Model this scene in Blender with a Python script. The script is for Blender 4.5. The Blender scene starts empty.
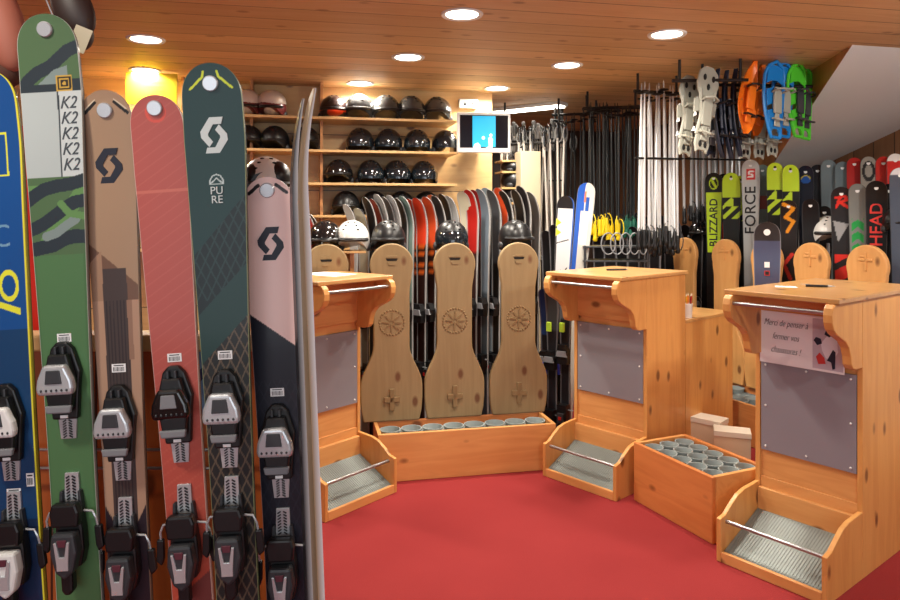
import bpy, bmesh, math, random
import numpy as np
from mathutils import Vector, Matrix
R = math.radians
random.seed(7)
SC = bpy.context.scene
COL = SC.collection
F = 700.0; HY = 215.0; EYE = 1.5; CEIL = 2.46

def at(px, py, Y):
    return Vector(((px-450)/F*Y, Y, EYE-(py-HY)/F*Y))
def zat(py, Y): return EYE-(py-HY)/F*Y
def lin(c):
    c = c/255.0
    return c/12.92 if c <= .04045 else ((c+.055)/1.055)**2.4
def rgb(r, g, b): return (lin(r), lin(g), lin(b), 1.0)
ORD = ['first', 'second', 'third', 'fourth', 'fifth', 'sixth', 'seventh', 'eighth', 'ninth', 'tenth', 'eleventh', 'twelfth',
       'thirteenth', 'fourteenth', 'fifteenth', 'sixteenth', 'seventeenth', 'eighteenth', 'nineteenth', 'twentieth',
       'twenty-first', 'twenty-second', 'twenty-third', 'twenty-fourth', 'twenty-fifth', 'twenty-sixth', 'twenty-seventh',
       'twenty-eighth', 'twenty-ninth', 'thirtieth']

# ---------------------------------------------------------------- materials
def newmat(name):
    m = bpy.data.materials.new(name); m.use_nodes = True
    nt = m.node_tree; b = nt.nodes['Principled BSDF']
    return m, nt, b
MC = {}
def plain(name, c, rough=.5, metal=0.0, spec=.5, coat=0.0, noise=.0):
    if name in MC: return MC[name]
    m, nt, b = newmat(name)
    b.inputs['Base Color'].default_value = rgb(*c)
    b.inputs['Roughness'].default_value = rough
    b.inputs['Metallic'].default_value = metal
    b.inputs['Specular IOR Level'].default_value = spec
    b.inputs['Coat Weight'].default_value = coat
    b.inputs['Coat Roughness'].default_value = .08
    n = nt.nodes.new('ShaderNodeTexNoise'); n.inputs['Scale'].default_value = 40
    r = nt.nodes.new('ShaderNodeMapRange')
    r.inputs['To Min'].default_value = max(.02, rough-.06-noise); r.inputs['To Max'].default_value = min(1, rough+.06+noise)
    nt.links.new(n.outputs['Fac'], r.inputs['Value']); nt.links.new(r.outputs['Result'], b.inputs['Roughness'])
    MC[name] = m
    return m
def wood(name, light, dark, axis='X', rough=.45, planks=None, knot=(95, 45, 18), knots=1.0, scale=1.0, coat=.15):
    """pine: grain drawn out along one axis, darker annual bands, round knots, optional plank joints"""
    if name in MC: return MC[name]
    m, nt, b = newmat(name); N = nt.nodes; Lk = nt.links
    tc = N.new('ShaderNodeTexCoord')
    mp = N.new('ShaderNodeMapping')
    sc = {'X': (.9, 9, 9), 'Y': (9, .9, 9), 'Z': (9, 9, .9)}[axis]
    mp.inputs['Scale'].default_value = [s*scale for s in sc]
    Lk.new(tc.outputs['Object'], mp.inputs['Vector'])
    n1 = N.new('ShaderNodeTexNoise'); n1.inputs['Scale'].default_value = 1.6; n1.inputs['Detail'].default_value = 4; n1.inputs['Distortion'].default_value = .7
    Lk.new(mp.outputs['Vector'], n1.inputs['Vector'])
    mu = N.new('ShaderNodeMath'); mu.operation = 'MULTIPLY'; mu.inputs[1].default_value = 7.0
    Lk.new(n1.outputs['Fac'], mu.inputs[0])
    fr = N.new('ShaderNodeMath'); fr.operation = 'PINGPONG'; fr.inputs[1].default_value = 1.0
    Lk.new(mu.outputs[0], fr.inputs[0])
    n2 = N.new('ShaderNodeTexNoise'); n2.inputs['Scale'].default_value = 2.3; n2.inputs['Detail'].default_value = 2
    Lk.new(tc.outputs['Object'], n2.inputs['Vector'])
    ad = N.new('ShaderNodeMath'); ad.operation = 'MULTIPLY_ADD'; ad.inputs[1].default_value = .35
    Lk.new(fr.outputs[0], ad.inputs[0])
    m2 = N.new('ShaderNodeMath'); m2.operation = 'MULTIPLY'; m2.inputs[1].default_value = .6
    Lk.new(n2.outputs['Fac'], m2.inputs[0]); Lk.new(m2.outputs[0], ad.inputs[2])
    mix = N.new('ShaderNodeMix'); mix.data_type = 'RGBA'
    mix.inputs[6].default_value = rgb(*light); mix.inputs[7].default_value = rgb(*dark)
    Lk.new(ad.outputs[0], mix.inputs[0])
    out = mix.outputs[2]
    # knots
    mk = N.new('ShaderNodeMapping')
    ks = {'X': (4.2, 7.5, 7.5), 'Y': (7.5, 4.2, 7.5), 'Z': (7.5, 7.5, 4.2)}[axis]
    mk.inputs['Scale'].default_value = ks
    Lk.new(tc.outputs['Object'], mk.inputs['Vector'])
    vo = N.new('ShaderNodeTexVoronoi'); vo.inputs['Scale'].default_value = 1.0; vo.inputs['Randomness'].default_value = 1
    Lk.new(mk.outputs['Vector'], vo.inputs['Vector'])
    kr = N.new('ShaderNodeMapRange'); kr.inputs['From Min'].default_value = .09; kr.inputs['From Max'].default_value = .17
    kr.inputs['To Min'].default_value = .8*knots; kr.inputs['To Max'].default_value = 0
    Lk.new(vo.outputs['Distance'], kr.inputs['Value'])
    mx = N.new('ShaderNodeMix'); mx.data_type = 'RGBA'; mx.inputs[7].default_value = rgb(*knot)
    Lk.new(kr.outputs['Result'], mx.inputs[0]); Lk.new(out, mx.inputs[6]); out = mx.outputs[2]
    if planks:
        ax, w = planks
        sx = N.new('ShaderNodeSeparateXYZ'); Lk.new(tc.outputs['Object'], sx.inputs[0])
        dv = N.new('ShaderNodeMath'); dv.operation = 'DIVIDE'; dv.inputs[1].default_value = w
        Lk.new(sx.outputs[ax], dv.inputs[0])
        fc = N.new('ShaderNodeMath'); fc.operation = 'FRACT'; Lk.new(dv.outputs[0], fc.inputs[0])
        fl = N.new('ShaderNodeMath'); fl.operation = 'FLOOR'; Lk.new(dv.outputs[0], fl.inputs[0])
        lt = N.new('ShaderNodeMath'); lt.operation = 'LESS_THAN'; lt.inputs[1].default_value = .012/w*.5
        Lk.new(fc.outputs[0], lt.inputs[0])
        wn = N.new('ShaderNodeTexWhiteNoise'); wn.noise_dimensions = '1D'; Lk.new(fl.outputs[0], wn.inputs['W'])
        hv = N.new('ShaderNodeHueSaturation')
        vr = N.new('ShaderNodeMapRange'); vr.inputs['To Min'].default_value = .82; vr.inputs['To Max'].default_value = 1.12
        Lk.new(wn.outputs['Value'], vr.inputs['Value']); Lk.new(vr.outputs['Result'], hv.inputs['Value']); Lk.new(out, hv.inputs['Color'])
        mj = N.new('ShaderNodeMix'); mj.data_type = 'RGBA'; mj.inputs[7].default_value = rgb(*[int(c*.45) for c in dark])
        Lk.new(lt.outputs[0], mj.inputs[0]); Lk.new(hv.outputs['Color'], mj.inputs[6]); out = mj.outputs[2]
    Lk.new(out, b.inputs['Base Color'])
    b.inputs['Roughness'].default_value = rough; b.inputs['Coat Weight'].default_value = coat; b.inputs['Coat Roughness'].default_value = .25
    bp = N.new('ShaderNodeBump'); bp.inputs['Strength'].default_value = .08; bp.inputs['Distance'].default_value = .002
    Lk.new(fr.outputs[0], bp.inputs['Height']); Lk.new(bp.outputs['Normal'], b.inputs['Normal'])
    MC[name] = m
    return m
def emis(name, c, s):
    if name in MC: return MC[name]
    m, nt, b = newmat(name)
    b.inputs['Base Color'].default_value = rgb(*c); b.inputs['Emission Color'].default_value = rgb(*c); b.inputs['Emission Strength'].default_value = s
    MC[name] = m; return m
def carpet_mat():
    m, nt, b = newmat('red_carpet'); N = nt.nodes; Lk = nt.links
    tc = N.new('ShaderNodeTexCoord')
    n = N.new('ShaderNodeTexNoise'); n.inputs['Scale'].default_value = 260; n.inputs['Detail'].default_value = 3
    n2 = N.new('ShaderNodeTexNoise'); n2.inputs['Scale'].default_value = 2.5; n2.inputs['Detail'].default_value = 3
    Lk.new(tc.outputs['Object'], n.inputs['Vector']); Lk.new(tc.outputs['Object'], n2.inputs['Vector'])
    mix = N.new('ShaderNodeMix'); mix.data_type = 'RGBA'; mix.inputs[6].default_value = rgb(128, 40, 42); mix.inputs[7].default_value = rgb(158, 58, 58)
    ad = N.new('ShaderNodeMath'); ad.operation = 'ADD'; Lk.new(n.outputs['Fac'], ad.inputs[0]); Lk.new(n2.outputs['Fac'], ad.inputs[1])
    hf = N.new('ShaderNodeMath'); hf.operation = 'MULTIPLY'; hf.inputs[1].default_value = .5; Lk.new(ad.outputs[0], hf.inputs[0])
    Lk.new(hf.outputs[0], mix.inputs[0]); Lk.new(mix.outputs[2], b.inputs['Base Color'])
    b.inputs['Roughness'].default_value = .95; b.inputs['Specular IOR Level'].default_value = .1
    bp = N.new('ShaderNodeBump'); bp.inputs['Strength'].default_value = .4; bp.inputs['Distance'].default_value = .003
    Lk.new(n.outputs['Fac'], bp.inputs['Height']); Lk.new(bp.outputs['Normal'], b.inputs['Normal'])
    return m
def attr_mat(name, rough, coat):
    m, nt, b = newmat(name)
    a = nt.nodes.new('ShaderNodeAttribute'); a.attribute_name = 'Design'
    nt.links.new(a.outputs['Color'], b.inputs['Base Color'])
    b.inputs['Roughness'].default_value = rough; b.inputs['Coat Weight'].default_value = coat; b.inputs['Coat Roughness'].default_value = .12; b.inputs['Specular IOR Level'].default_value = .3
    return m
PINE_V = wood('pine_honey_upright', (228, 170, 98), (202, 136, 70), 'Z')
PINE_H = wood('pine_honey_across', (230, 170, 104), (204, 136, 74), 'X')
PINE_RED = wood('pine_orange', (216, 140, 78), (184, 104, 52), 'X')
PINE_TOP = wood('pine_top', (206, 158, 100), (184, 130, 74), 'X', rough=.3, coat=.4)
PINE_SHELF = wood('pine_shelf', (216, 176, 118), (196, 150, 92), 'X')
PINE_WALL = wood('pine_wall', (218, 180, 122), (200, 156, 98), 'X', planks=(2, .42))
PINE_WALL_V = wood('pine_wall_upright', (200, 142, 84), (170, 108, 56), 'Z', planks=(0, .16))
PINE_CEIL = wood('pine_ceiling', (222, 190, 142), (198, 160, 112), 'X', planks=(1, .19), knots=.6, rough=.55, coat=0)
BOARD = wood('carved_board_wood', (160, 136, 98), (136, 112, 76), 'Z', rough=.65, coat=0)
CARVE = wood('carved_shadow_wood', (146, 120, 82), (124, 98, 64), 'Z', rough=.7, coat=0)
BOARD_R = wood('round_board_wood', (226, 172, 106), (206, 144, 80), 'Z', rough=.5)
RACKW = wood('rack_wood', (206, 112, 52), (172, 80, 32), 'Z', planks=(0, .11))
RAILW = wood('rail_wood', (226, 184, 128), (204, 156, 98), 'X')
BLACK = plain('black_plastic', (18, 18, 20), .38)
BLACKG = plain('black_gloss', (14, 14, 16), .16, coat=.6)
DGREY = plain('dark_grey_plastic', (52, 54, 58), .45)
GREY = plain('grey_plastic', (128, 130, 134), .45)
SILVER = plain('silver_metal', (200, 204, 208), .25, metal=.45)
STEEL = plain('steel', (176, 178, 180), .32, metal=.9)
WHITEP = plain('white_plastic', (226, 226, 224), .4)
PANEL = plain('grey_panel', (142, 142, 150), .4, metal=.15)
TREAD = plain('tread_plate', (138, 146, 142), .5, metal=.3, noise=.1)
CUP = plain('boot_cup_grey', (150, 160, 160), .55)
CUPIN = plain('boot_cup_inner', (112, 122, 124), .65)
DARKHOLE = plain('dark_recess', (14, 12, 12), .8)
PAPER = plain('white_paper', (240, 240, 240), .7)
CARD = plain('cream_card', (222, 204, 176), .7)
YELLOWG = plain('yellow_grip', (232, 200, 20), .5)
GREENG = plain('green_grip', (20, 96, 76), .5)
BLUEB = plain('dark_blue_plastic', (34, 50, 92), .4)
GREYW = plain('grey_plaster', (205, 208, 208), .9)
CREAM = plain('cream_plaster', (206, 190, 160), .8)
DARKW = plain('dark_cloth', (38, 34, 32), .9)
SKIM = attr_mat('ski_topsheet', .4, .15)
RED = plain('red_plastic', (190, 36, 30), .4)
INK = plain('ink', (22, 22, 30), .6)

# ---------------------------------------------------------------- mesh helpers
class MB:
    def __init__(s): s.bm = bmesh.new(); s.mats = []; s.cur = 0
    def mat(s, m):
        if m not in s.mats: s.mats.append(m)
        s.cur = s.mats.index(m); return s
    def _fin(s, verts):
        fs = set()
        for v in verts:
            for f in v.link_faces: fs.add(f)
        for f in fs: f.material_index = s.cur
    def box(s, c, size, rot=None, taper=None):
        x, y, z = size[0]/2, size[1]/2, size[2]/2
        vs = []
        for dz in (-1, 1):
            k = (taper if taper and dz > 0 else 1)
            for dx, dy in ((-1, -1), (1, -1), (1, 1), (-1, 1)):
                p = Vector((dx*x*k, dy*y*k, dz*z))
                if rot: p = rot @ p
                vs.append(s.bm.verts.new(Vector(c)+p))
        for f in ((3, 2, 1, 0), (4, 5, 6, 7), (0, 1, 5, 4), (1, 2, 6, 5), (2, 3, 7, 6), (3, 0, 4, 7)):
            fc = s.bm.faces.new([vs[i] for i in f]); fc.material_index = s.cur
        return s
    def lo(s, a, b):
        return s.box([(a[i]+b[i])/2 for i in range(3)], [abs(b[i]-a[i]) for i in range(3)])
    def ring(s, rings, closed=True, cap=True):
        L = [[s.bm.verts.new(p) for p in r] for r in rings]
        n = len(L[0])
        for a, b in zip(L[:-1], L[1:]):
            for i in range(n if closed else n-1):
                f = s.bm.faces.new((a[i], a[(i+1) % n], b[(i+1) % n], b[i])); f.material_index = s.cur
        if cap:
            for r, rev in ((L[0], True), (L[-1], False)):
                f = s.bm.faces.new(r[::-1] if rev else r); f.material_index = s.cur
        return s
    def tube(s, pts, r, seg=8, rs=None):
        pts = [Vector(p) for p in pts]; rings = []
        up = None
        for i, p in enumerate(pts):
            d = (pts[min(i+1, len(pts)-1)]-pts[max(i-1, 0)]).normalized()
            if up is None:
                up = Vector((0, 0, 1)) if abs(d.z) < .9 else Vector((1, 0, 0))
            a = d.cross(up).normalized(); b_ = a.cross(d).normalized(); up = b_
            rr = rs[i] if rs else r
            rings.append([p+(a*math.cos(t)+b_*math.sin(t))*rr for t in [2*math.pi*k/seg for k in range(seg)]])
        return s.ring(rings)
    def lathe(s, prof, c=(0, 0, 0), seg=20, axis='Z', cap=True):
        rings = []
        for r, h in prof:
            rg = []
            for k in range(seg):
                t = 2*math.pi*k/seg
                p = (r*math.cos(t), r*math.sin(t), h)
                if axis == 'Y': p = (p[0], -p[2], p[1])
                if axis == 'X': p = (p[2], p[0], p[1])
                rg.append(Vector(c)+Vector(p))
            rings.append(rg)
        return s.ring(rings, cap=cap)
    def prism(s, poly, d0, d1, plane='XZ'):
        """extrude a 2-D outline between two depths"""
        def mk(a, b, d): return (a, d, b) if plane == 'XZ' else ((d, a, b) if plane == 'YZ' else (a, b, d))
        A = [s.bm.verts.new(mk(a, b, d0)) for a, b in poly]; B = [s.bm.verts.new(mk(a, b, d1)) for a, b in poly]
        n = len(poly)
        for i in range(n):
            f = s.bm.faces.new((A[i], A[(i+1) % n], B[(i+1) % n], B[i])); f.material_index = s.cur
        for q in (A[::-1], B):
            f = s.bm.faces.new(q); f.material_index = s.cur
        return s
    def ball(s, c, r, seg=14, rings=8, rot=None):
        rr = r if hasattr(r, '__len__') else (r, r, r)
        L = []
        for i in range(rings+1):
            ph = math.pi*(.03+.94*i/rings)
            rg = []
            for k in range(seg):
                t = 2*math.pi*k/seg
                p = Vector((rr[0]*math.sin(ph)*math.cos(t), rr[1]*math.sin(ph)*math.sin(t), rr[2]*math.cos(ph)))
                if rot: p = rot @ p
                rg.append(Vector(c)+p)
            L.append(rg)
        return s.ring(L)
    def build(s, name, m=None, parent=None, smooth=False, bevel=0, bseg=2):
        bmesh.ops.recalc_face_normals(s.bm, faces=s.bm.faces)
        me = bpy.data.meshes.new(name)
        s.bm.to_mesh(me); s.bm.free()
        if m is not None and not s.mats: me.materials.append(m)
        for q in s.mats: me.materials.append(q)
        if smooth:
            me.polygons.foreach_set('use_smooth', [True]*len(me.polygons))
            try: me.set_sharp_from_angle(angle=R(42))
            except Exception: pass
        o = bpy.data.objects.new(name, me); COL.objects.link(o)
        if parent is not None: o.parent = parent
        if bevel:
            b = o.modifiers.new('Bevel', 'BEVEL'); b.width = bevel; b.segments = bseg; b.limit_method = 'ANGLE'; b.angle_limit = R(35)
        return o
def tag(o, label=None, cat=None, group=None, kind=None):
    if label: o['label'] = label
    if cat: o['category'] = cat
    if group: o['group'] = group
    if kind: o['kind'] = kind
    return o
def thing(name, label, cat, loc=(0, 0, 0), rotz=0, group=None):
    o = bpy.data.objects.new(name, None); COL.objects.link(o)
    o.location = loc; o.rotation_euler = (0, 0, rotz); o.empty_display_size = .05
    return tag(o, label, cat, group)
KIDS = {}
def copy_tree(o, parent=None):
    c = o.copy(); COL.objects.link(c)
    if parent is not None: c.parent = parent
    for ch in [x for x in o.children]: copy_tree(ch, c)
    return c
def text(body, name, size, m, parent, loc, rot, shear=0, ext=.0006, align='CENTER', spacing=1.0, sx=1.0, off=0.0):
    cu = bpy.data.curves.new(name, 'FONT'); cu.body = body; cu.size = size; cu.extrude = ext; cu.align_x = align; cu.align_y = 'CENTER'
    cu.shear = shear; cu.space_character = spacing; cu.offset = off; cu.resolution_u = 3
    t = bpy.data.objects.new('temporary_text', cu); COL.objects.link(t)
    dg = bpy.context.evaluated_depsgraph_get(); dg.update()
    me = bpy.data.meshes.new_from_object(t.evaluated_get(dg))
    bpy.data.objects.remove(t); bpy.data.curves.remove(cu)
    me.materials.clear(); me.materials.append(m)
    me.transform(Matrix.LocRotScale(Vector(loc), rot.to_quaternion() if hasattr(rot, 'to_quaternion') else rot, Vector((1, 1, 1))) @ Matrix.Diagonal((sx, 1, 1, 1)))
    o = bpy.data.objects.new(name, me); COL.objects.link(o); o.parent = parent
    return o
def euler(x, y, z): return Matrix.Rotation(z, 3, 'Z') @ Matrix.Rotation(y, 3, 'Y') @ Matrix.Rotation(x, 3, 'X')
def on_line(px, O, d):
    k = (px-450)/F
    return (k*O[1]-O[0])/(d[0]-k*d[1])

# ---------------------------------------------------------------- setting
BR = R(12)                        # the back of the room is turned by this much
bx_, by_ = Vector((math.cos(BR), math.sin(BR))), Vector((-math.sin(BR), math.cos(BR)))
OB = Vector((.13, 4.025))         # middle of the front of the back bench
def bk(x, y, z=0): p = OB+bx_*x+by_*y; return Vector((p.x, p.y, z))
RR = R(-65.7)                     # the right hand side row
rx_, ry_ = Vector((math.cos(RR), math.sin(RR))), Vector((-math.sin(RR), math.cos(RR)))
OR_ = Vector((1.92, 5.6))
def rt(x, y, z=0): p = OR_+rx_*x+ry_*y; return Vector((p.x, p.y, z))
def struct(o): o['kind'] = 'structure'; return o

f = MB().lo((-4.2, -2.6, -.08), (6.4, 9.2, 0)).build('floor', carpet_mat()); struct(f)
c = MB().lo((-6, -7, 0), (6.5, 5.2, .08)).build('ceiling', PINE_CEIL); struct(c)
c.location = (OB.x, OB.y, CEIL); c.rotation_euler = (0, 0, BR)
# back wall with the helmet shelving, ending in the panel that carries the screen
XEND = on_line(497, bk(0, 1.28).xy, bx_)
w = MB().lo((-4.1, 0, 0), (XEND, .1, CEIL)).build('wall_back', PINE_WALL); w.location = bk(0, 1.42); w.rotation_euler = (0, 0, BR); struct(w)
w = MB().lo((0, 0, 0), (.1, 2.4, CEIL)).build('wall_return', PINE_WALL_V); w.location = bk(XEND-.1, 1.52); w.rotation_euler = (0, 0, BR); struct(w)
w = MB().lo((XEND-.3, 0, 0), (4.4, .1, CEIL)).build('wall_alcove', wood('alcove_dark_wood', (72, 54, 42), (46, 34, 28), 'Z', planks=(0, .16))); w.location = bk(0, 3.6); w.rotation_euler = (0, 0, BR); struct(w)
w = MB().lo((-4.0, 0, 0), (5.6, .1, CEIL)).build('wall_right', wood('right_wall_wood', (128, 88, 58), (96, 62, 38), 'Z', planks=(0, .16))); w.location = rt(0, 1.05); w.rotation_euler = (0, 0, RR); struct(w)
w = MB().lo((-.1, -2.6, 0), (0, 7.2, CEIL)).build('wall_left', PINE_WALL_V); w.location = (-3.6, 0, 0); struct(w)
# front wall behind the camera with the shop window opening
w = MB()
w.lo((-4.0, -2.7, 0), (-2.6, -2.6, CEIL)); w.lo((2.6, -2.7, 0), (6.2, -2.6, CEIL)); w.lo((-2.6, -2.7, 0), (2.6, -2.6, .5)); w.lo((-2.6, -2.7, 2.3), (2.6, -2.6, CEIL))
w = w.build('wall_front', CREAM); struct(w)
# sloping grey underside at the right
A = Vector((2.27, 3.95)); dS = Vector((.31, 1.65)); eS = Vector((1.35, .30))
T = 1.45
B0, B1 = A+dS*T, A+eS+dS*T
zl = CEIL-.56*T
m = MB().mat(GREYW)
v = [m.bm.verts.new(p) for p in ((A.x, A.y, CEIL), (A.x+eS.x*1.6, A.y+eS.y*1.6, CEIL), (A.x+eS.x*1.6+dS.x*T, A.y+eS.y*1.6+dS.y*T, zl), (B0.x, B0.y, zl), (B0.x, B0.y, CEIL), (A.x+eS.x*1.6+dS.x*T, A.y+eS.y*1.6+dS.y*T, CEIL))]
m.bm.faces.new((v[0], v[1], v[2], v[3])); m.mat(PINE_WALL_V)
for q in ((v[3], v[2], v[5], v[4]),):
    m.bm.faces.new(q).material_index = 1
m.bm.faces.new((v[0], v[3], v[4])).material_index = 1
m.bm.faces.new((v[1], v[5], v[2])).material_index = 1
o = m.build('wall_slope'); struct(o)
# lower part of that grey wall, behind the skis
o = MB().lo((-.7, 0, 0), (4.6, .05, zl+.12)).build('wall_side', GREYW); o.location = rt(0, .96); o.rotation_euler = (0, 0, RR); struct(o)
# cream pier at the alcove
p0 = at(529, 215, 5.75)
o = MB().lo((-.085, -.05, 0), (.085, .12, 2.02)).build('trim_1', CREAM, bevel=.004); o.location = (p0.x, p0.y, 0); o.rotation_euler = (0, 0, BR); struct(o)

# ---------------------------------------------------------------- lights
GLOW = emis('lamp_glow', (255, 246, 226), 14)
LP = [(462, 14), (408, 57), (360, 83), (667, 34), (567, 65), (497, 88), (146, 39), (145, 70)]
names = ['nearest round ceiling downlight, straight above the carpet centre', 'round ceiling downlight in the middle of the centre row',
         'round ceiling downlight just in front of the top helmet shelf', 'nearest round downlight on the right, above the pole racks',
         'middle round downlight of the right hand row', 'round downlight right above the wall screen',
         'left hand round downlight nearer the camera, over the display skis', 'left hand round downlight farther back, above the yellow sign']
for (px, py), nm in zip(LP, names):
    Y = (CEIL-EYE)*F/(HY-py); X = (px-450)/F*Y
    t = thing('ceiling_downlight', nm, 'ceiling light', (X, Y, CEIL), 0, 'round ceiling downlights')
    MB().lathe([(.078, -.004), (.098, -.009), (.102, -.002), (.102, .0)], seg=28, cap=False).build('trim_ring', WHITEP, t, smooth=True)
    MB().lathe([(.082, -.0035), (.082, -.001)], seg=28).build('diffuser', GLOW, t)
    L = bpy.data.lights.new('downlight', 'AREA'); L.shape = 'DISK'; L.size = .16; L.energy = 21; L.color = (1, .92, .80); L.spread = R(160)
    lo = bpy.data.objects.new('downlight', L); COL.objects.link(lo); lo.location = (X, Y, CEIL-.02)
a, b_ = at(503, 112, 6.3), at(553, 107, 6.0)
t = thing('strip_light', 'long fluorescent strip on the ceiling behind the wall screen', 'ceiling light', ((a.x+b_.x)/2, (a.y+b_.y)/2, CEIL))
d = (b_-a); t.rotation_euler = (0, 0, math.atan2(d.y, d.x)); hl = .36
MB().lo((-hl, -.07, -.03), (hl, .07, 0)).build('housing', WHITEP, t, bevel=.004)
MB().lo((-hl+.02, -.055, -.045), (hl-.02, .055, -.03)).build('diffuser', emis('strip_glow', (255, 246, 232), 9), t, bevel=.006)
# unseen lamps without fixtures, including an added fill over the far boards, and daylight through the shop window
for X, Y in ((-1.2, .8), (1.4, 1.0), (2.9, 2.6), (2.6, 4.2), (-2.6, 2.6), (1.3, 6.6)):
    L = bpy.data.lights.new('downlight', 'AREA'); L.shape = 'DISK'; L.size = .16; L.energy = 17; L.color = (1, .92, .80); L.spread = R(160)
    lo = bpy.data.objects.new('downlight', L); COL.objects.link(lo); lo.location = (X, Y, CEIL-.02)
L = bpy.data.lights.new('window_daylight', 'AREA'); L.shape = 'RECTANGLE'; L.size = 5; L.size_y = 1.8; L.energy = 62; L.color = (.88, .94, 1)
lo = bpy.data.objects.new('window_daylight', L); COL.objects.link(lo); lo.location = (0, -2.55, 1.4); lo.rotation_euler = (R(90), 0, 0)
L = bpy.data.lights.new('slope_fill', 'AREA'); L.shape = 'DISK'; L.size = .2; L.energy = 26; L.color = (1, .96, .9)  # added unseen lamp, only there to brighten the grey slope
lo = bpy.data.objects.new('slope_fill', L); COL.objects.link(lo); lo.location = (2.5, 2.1, 2.38)
lo.rotation_euler = (Vector((2.9, 4.6, 1.9))-Vector((2.5, 2.1, 2.38))).to_track_quat('-Z', 'Y').to_euler()
W = bpy.data.worlds.new('World'); SC.world = W; W.use_nodes = True
W.node_tree.nodes['Background'].inputs[0].default_value = (.75, .8, .9, 1); W.node_tree.nodes['Background'].inputs[1].default_value = .5

# ---------------------------------------------------------------- kiosks
def arc(cx, cy, r, a0, a1, n=6):
    return [(cx+r*math.cos(R(a0+(a1-a0)*i/n)), cy+r*math.sin(R(a0+(a1-a0)*i/n))) for i in range(n+1)]
def kiosk(name_label, loc, rz, w, d, depth, pz, bars=True):
    H = 1.15; h = w/2; th = .022
    t = thing('wooden_counter', name_label, 'counter', loc, rz, 'wooden boot fitting counters')
    # body: two side panels, front boards, back
    for sx in (-1, 1):
        MB().lo((sx*h-sx*th, 0, 0), (sx*h, depth, H)).build('side_panel', PINE_V, t, bevel=.002)
    MB().lo((-h+th, .012, .30), (h-th, .03, H-.001)).build('front_panel', PINE_H, t)
    MB().lo((-h+th, .004, .0), (h-th, .03, .30)).build('kick_board', PINE_H, t, bevel=.002)
    MB().lo((-h+th, depth-.02, .05), (h-th, depth, H-.002)).build('back_panel', PINE_V, t)
    MB().lo((-h-.012, -.25, H), (h+.012, depth+.015, H+.022)).build('counter_top', PINE_TOP, t, bevel=.005, bseg=3)
    MB().lo((-h+.022, -.012, .90), (h-.022, .011, H)).build('header_board', PINE_H, t, bevel=.002)
    prof = [(0, H), (-.2, H)]+[(-.212, 1.135), (-.218, 1.11), (-.216, 1.08), (-.206, 1.052), (-.185, 1.03), (-.155, 1.012), (-.122, .992), (-.1, .965), (-.088, .93), (-.083, .895), (-.072, .878), (-.05, .87), (0, .87)]
    prof = [(y*1.3, z) for y, z in prof]
    for sx in (-1, 1):
        MB().prism(prof, sx*h, sx*(h-.036), 'YZ').build('bracket', PINE_V, t, bevel=.004)
    MB().tube([(-h+.02, -.255, 1.115), (h-.02, -.255, 1.115)], .0085, 10).build('hand_rail', STEEL, t, smooth=True)
    # grey panel with screws
    z0, z1 = pz
    p = MB().lo((-h+.028, -.001, z0), (h-.024, .0125, z1)).build('metal_panel', PANEL, t, bevel=.001)
    for ix in (-1, 0, 1):
        for iz in (0, .5, 1):
            if ix == 0 and iz == .5: continue
            MB().ball((ix*(h-.048)+.002, -.002, z0+.02+iz*(z1-z0-.04)), .0055, 8, 4).build('screw', WHITEP, p, smooth=True)
    # foot box
    side = [(0, .275), (-d*.38, .268), (-d*.55, .255), (-d*.72, .225), (-d*.86, .195), (-d, .185), (-d, 0), (0, 0)]
    for sx in (-1, 1):
        MB().prism(side, sx*h, sx*(h-.02), 'YZ').build('foot_box_side', PINE_V, t, bevel=.003)
    MB().lo((-h+.02, -d, 0), (h-.02, -d+.018, .045)).build('foot_box_lip', PINE_H, t, bevel=.003)
    MB().lo((-h+.02, -.02, .12), (h-.02, .004, .255)).build('foot_box_back', PINE_H, t, bevel=.003)
    pl = MB(); rot = Matrix.Rotation(-math.atan2(-.115, d-.04), 3, 'X')
    L_ = math.hypot(d-.04, .115)
    pl.box((0, -d/2, .095), (w-.045, L_, .006), rot)
    pl = pl.build('tread_plate', TREAD, t)
    gr = MB()
    for i in range(int(w*.9/.012)):
        gr.box((-h+.035+i*.0125, -d/2, .0995), (.003, L_*.96, .002), rot)
    gr.build('ridges', TREAD, pl)
    MB().tube([(-h+.015, -d+.045, .165), (h-.015, -d+.045, .165)], .0085, 10).build('foot_rail', STEEL, t, smooth=True)
    return t
def place_kiosk(right_front, phi, w, d):
    u = Vector((math.cos(phi), math.sin(phi))); n = Vector((-math.sin(phi), math.cos(phi)))
    c = Vector(right_front)+n*d-u*w/2
    return (c.x, c.y, 0)
KM = place_kiosk((.868, 3.66), R(-48), .50, .29)
KT_M = kiosk('pine counter in the middle of the picture with two skis behind it', KM, R(-48), .50, .29, .41, (.455, .863))
KR_ = place_kiosk((1.157+.46*.62, 3.04-.46*.785), R(-51.6), .46, .33)
KT_R = kiosk('nearest pine counter on the right carrying the paper notice', KR_, R(-51.6), .46, .33, .62, (.425, .835))
KL = place_kiosk((-.287, 3.79), R(50), .50, .29)
KT_L = kiosk('pine counter on the left, half hidden behind the display skis', KL, R(50), .50, .29, .21, (.44, .85))

def loc_to(o, rz, p):
    return Matrix.Translation(Vector(o)) @ Matrix.Rotation(rz, 4, 'Z') @ Vector(p)
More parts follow.
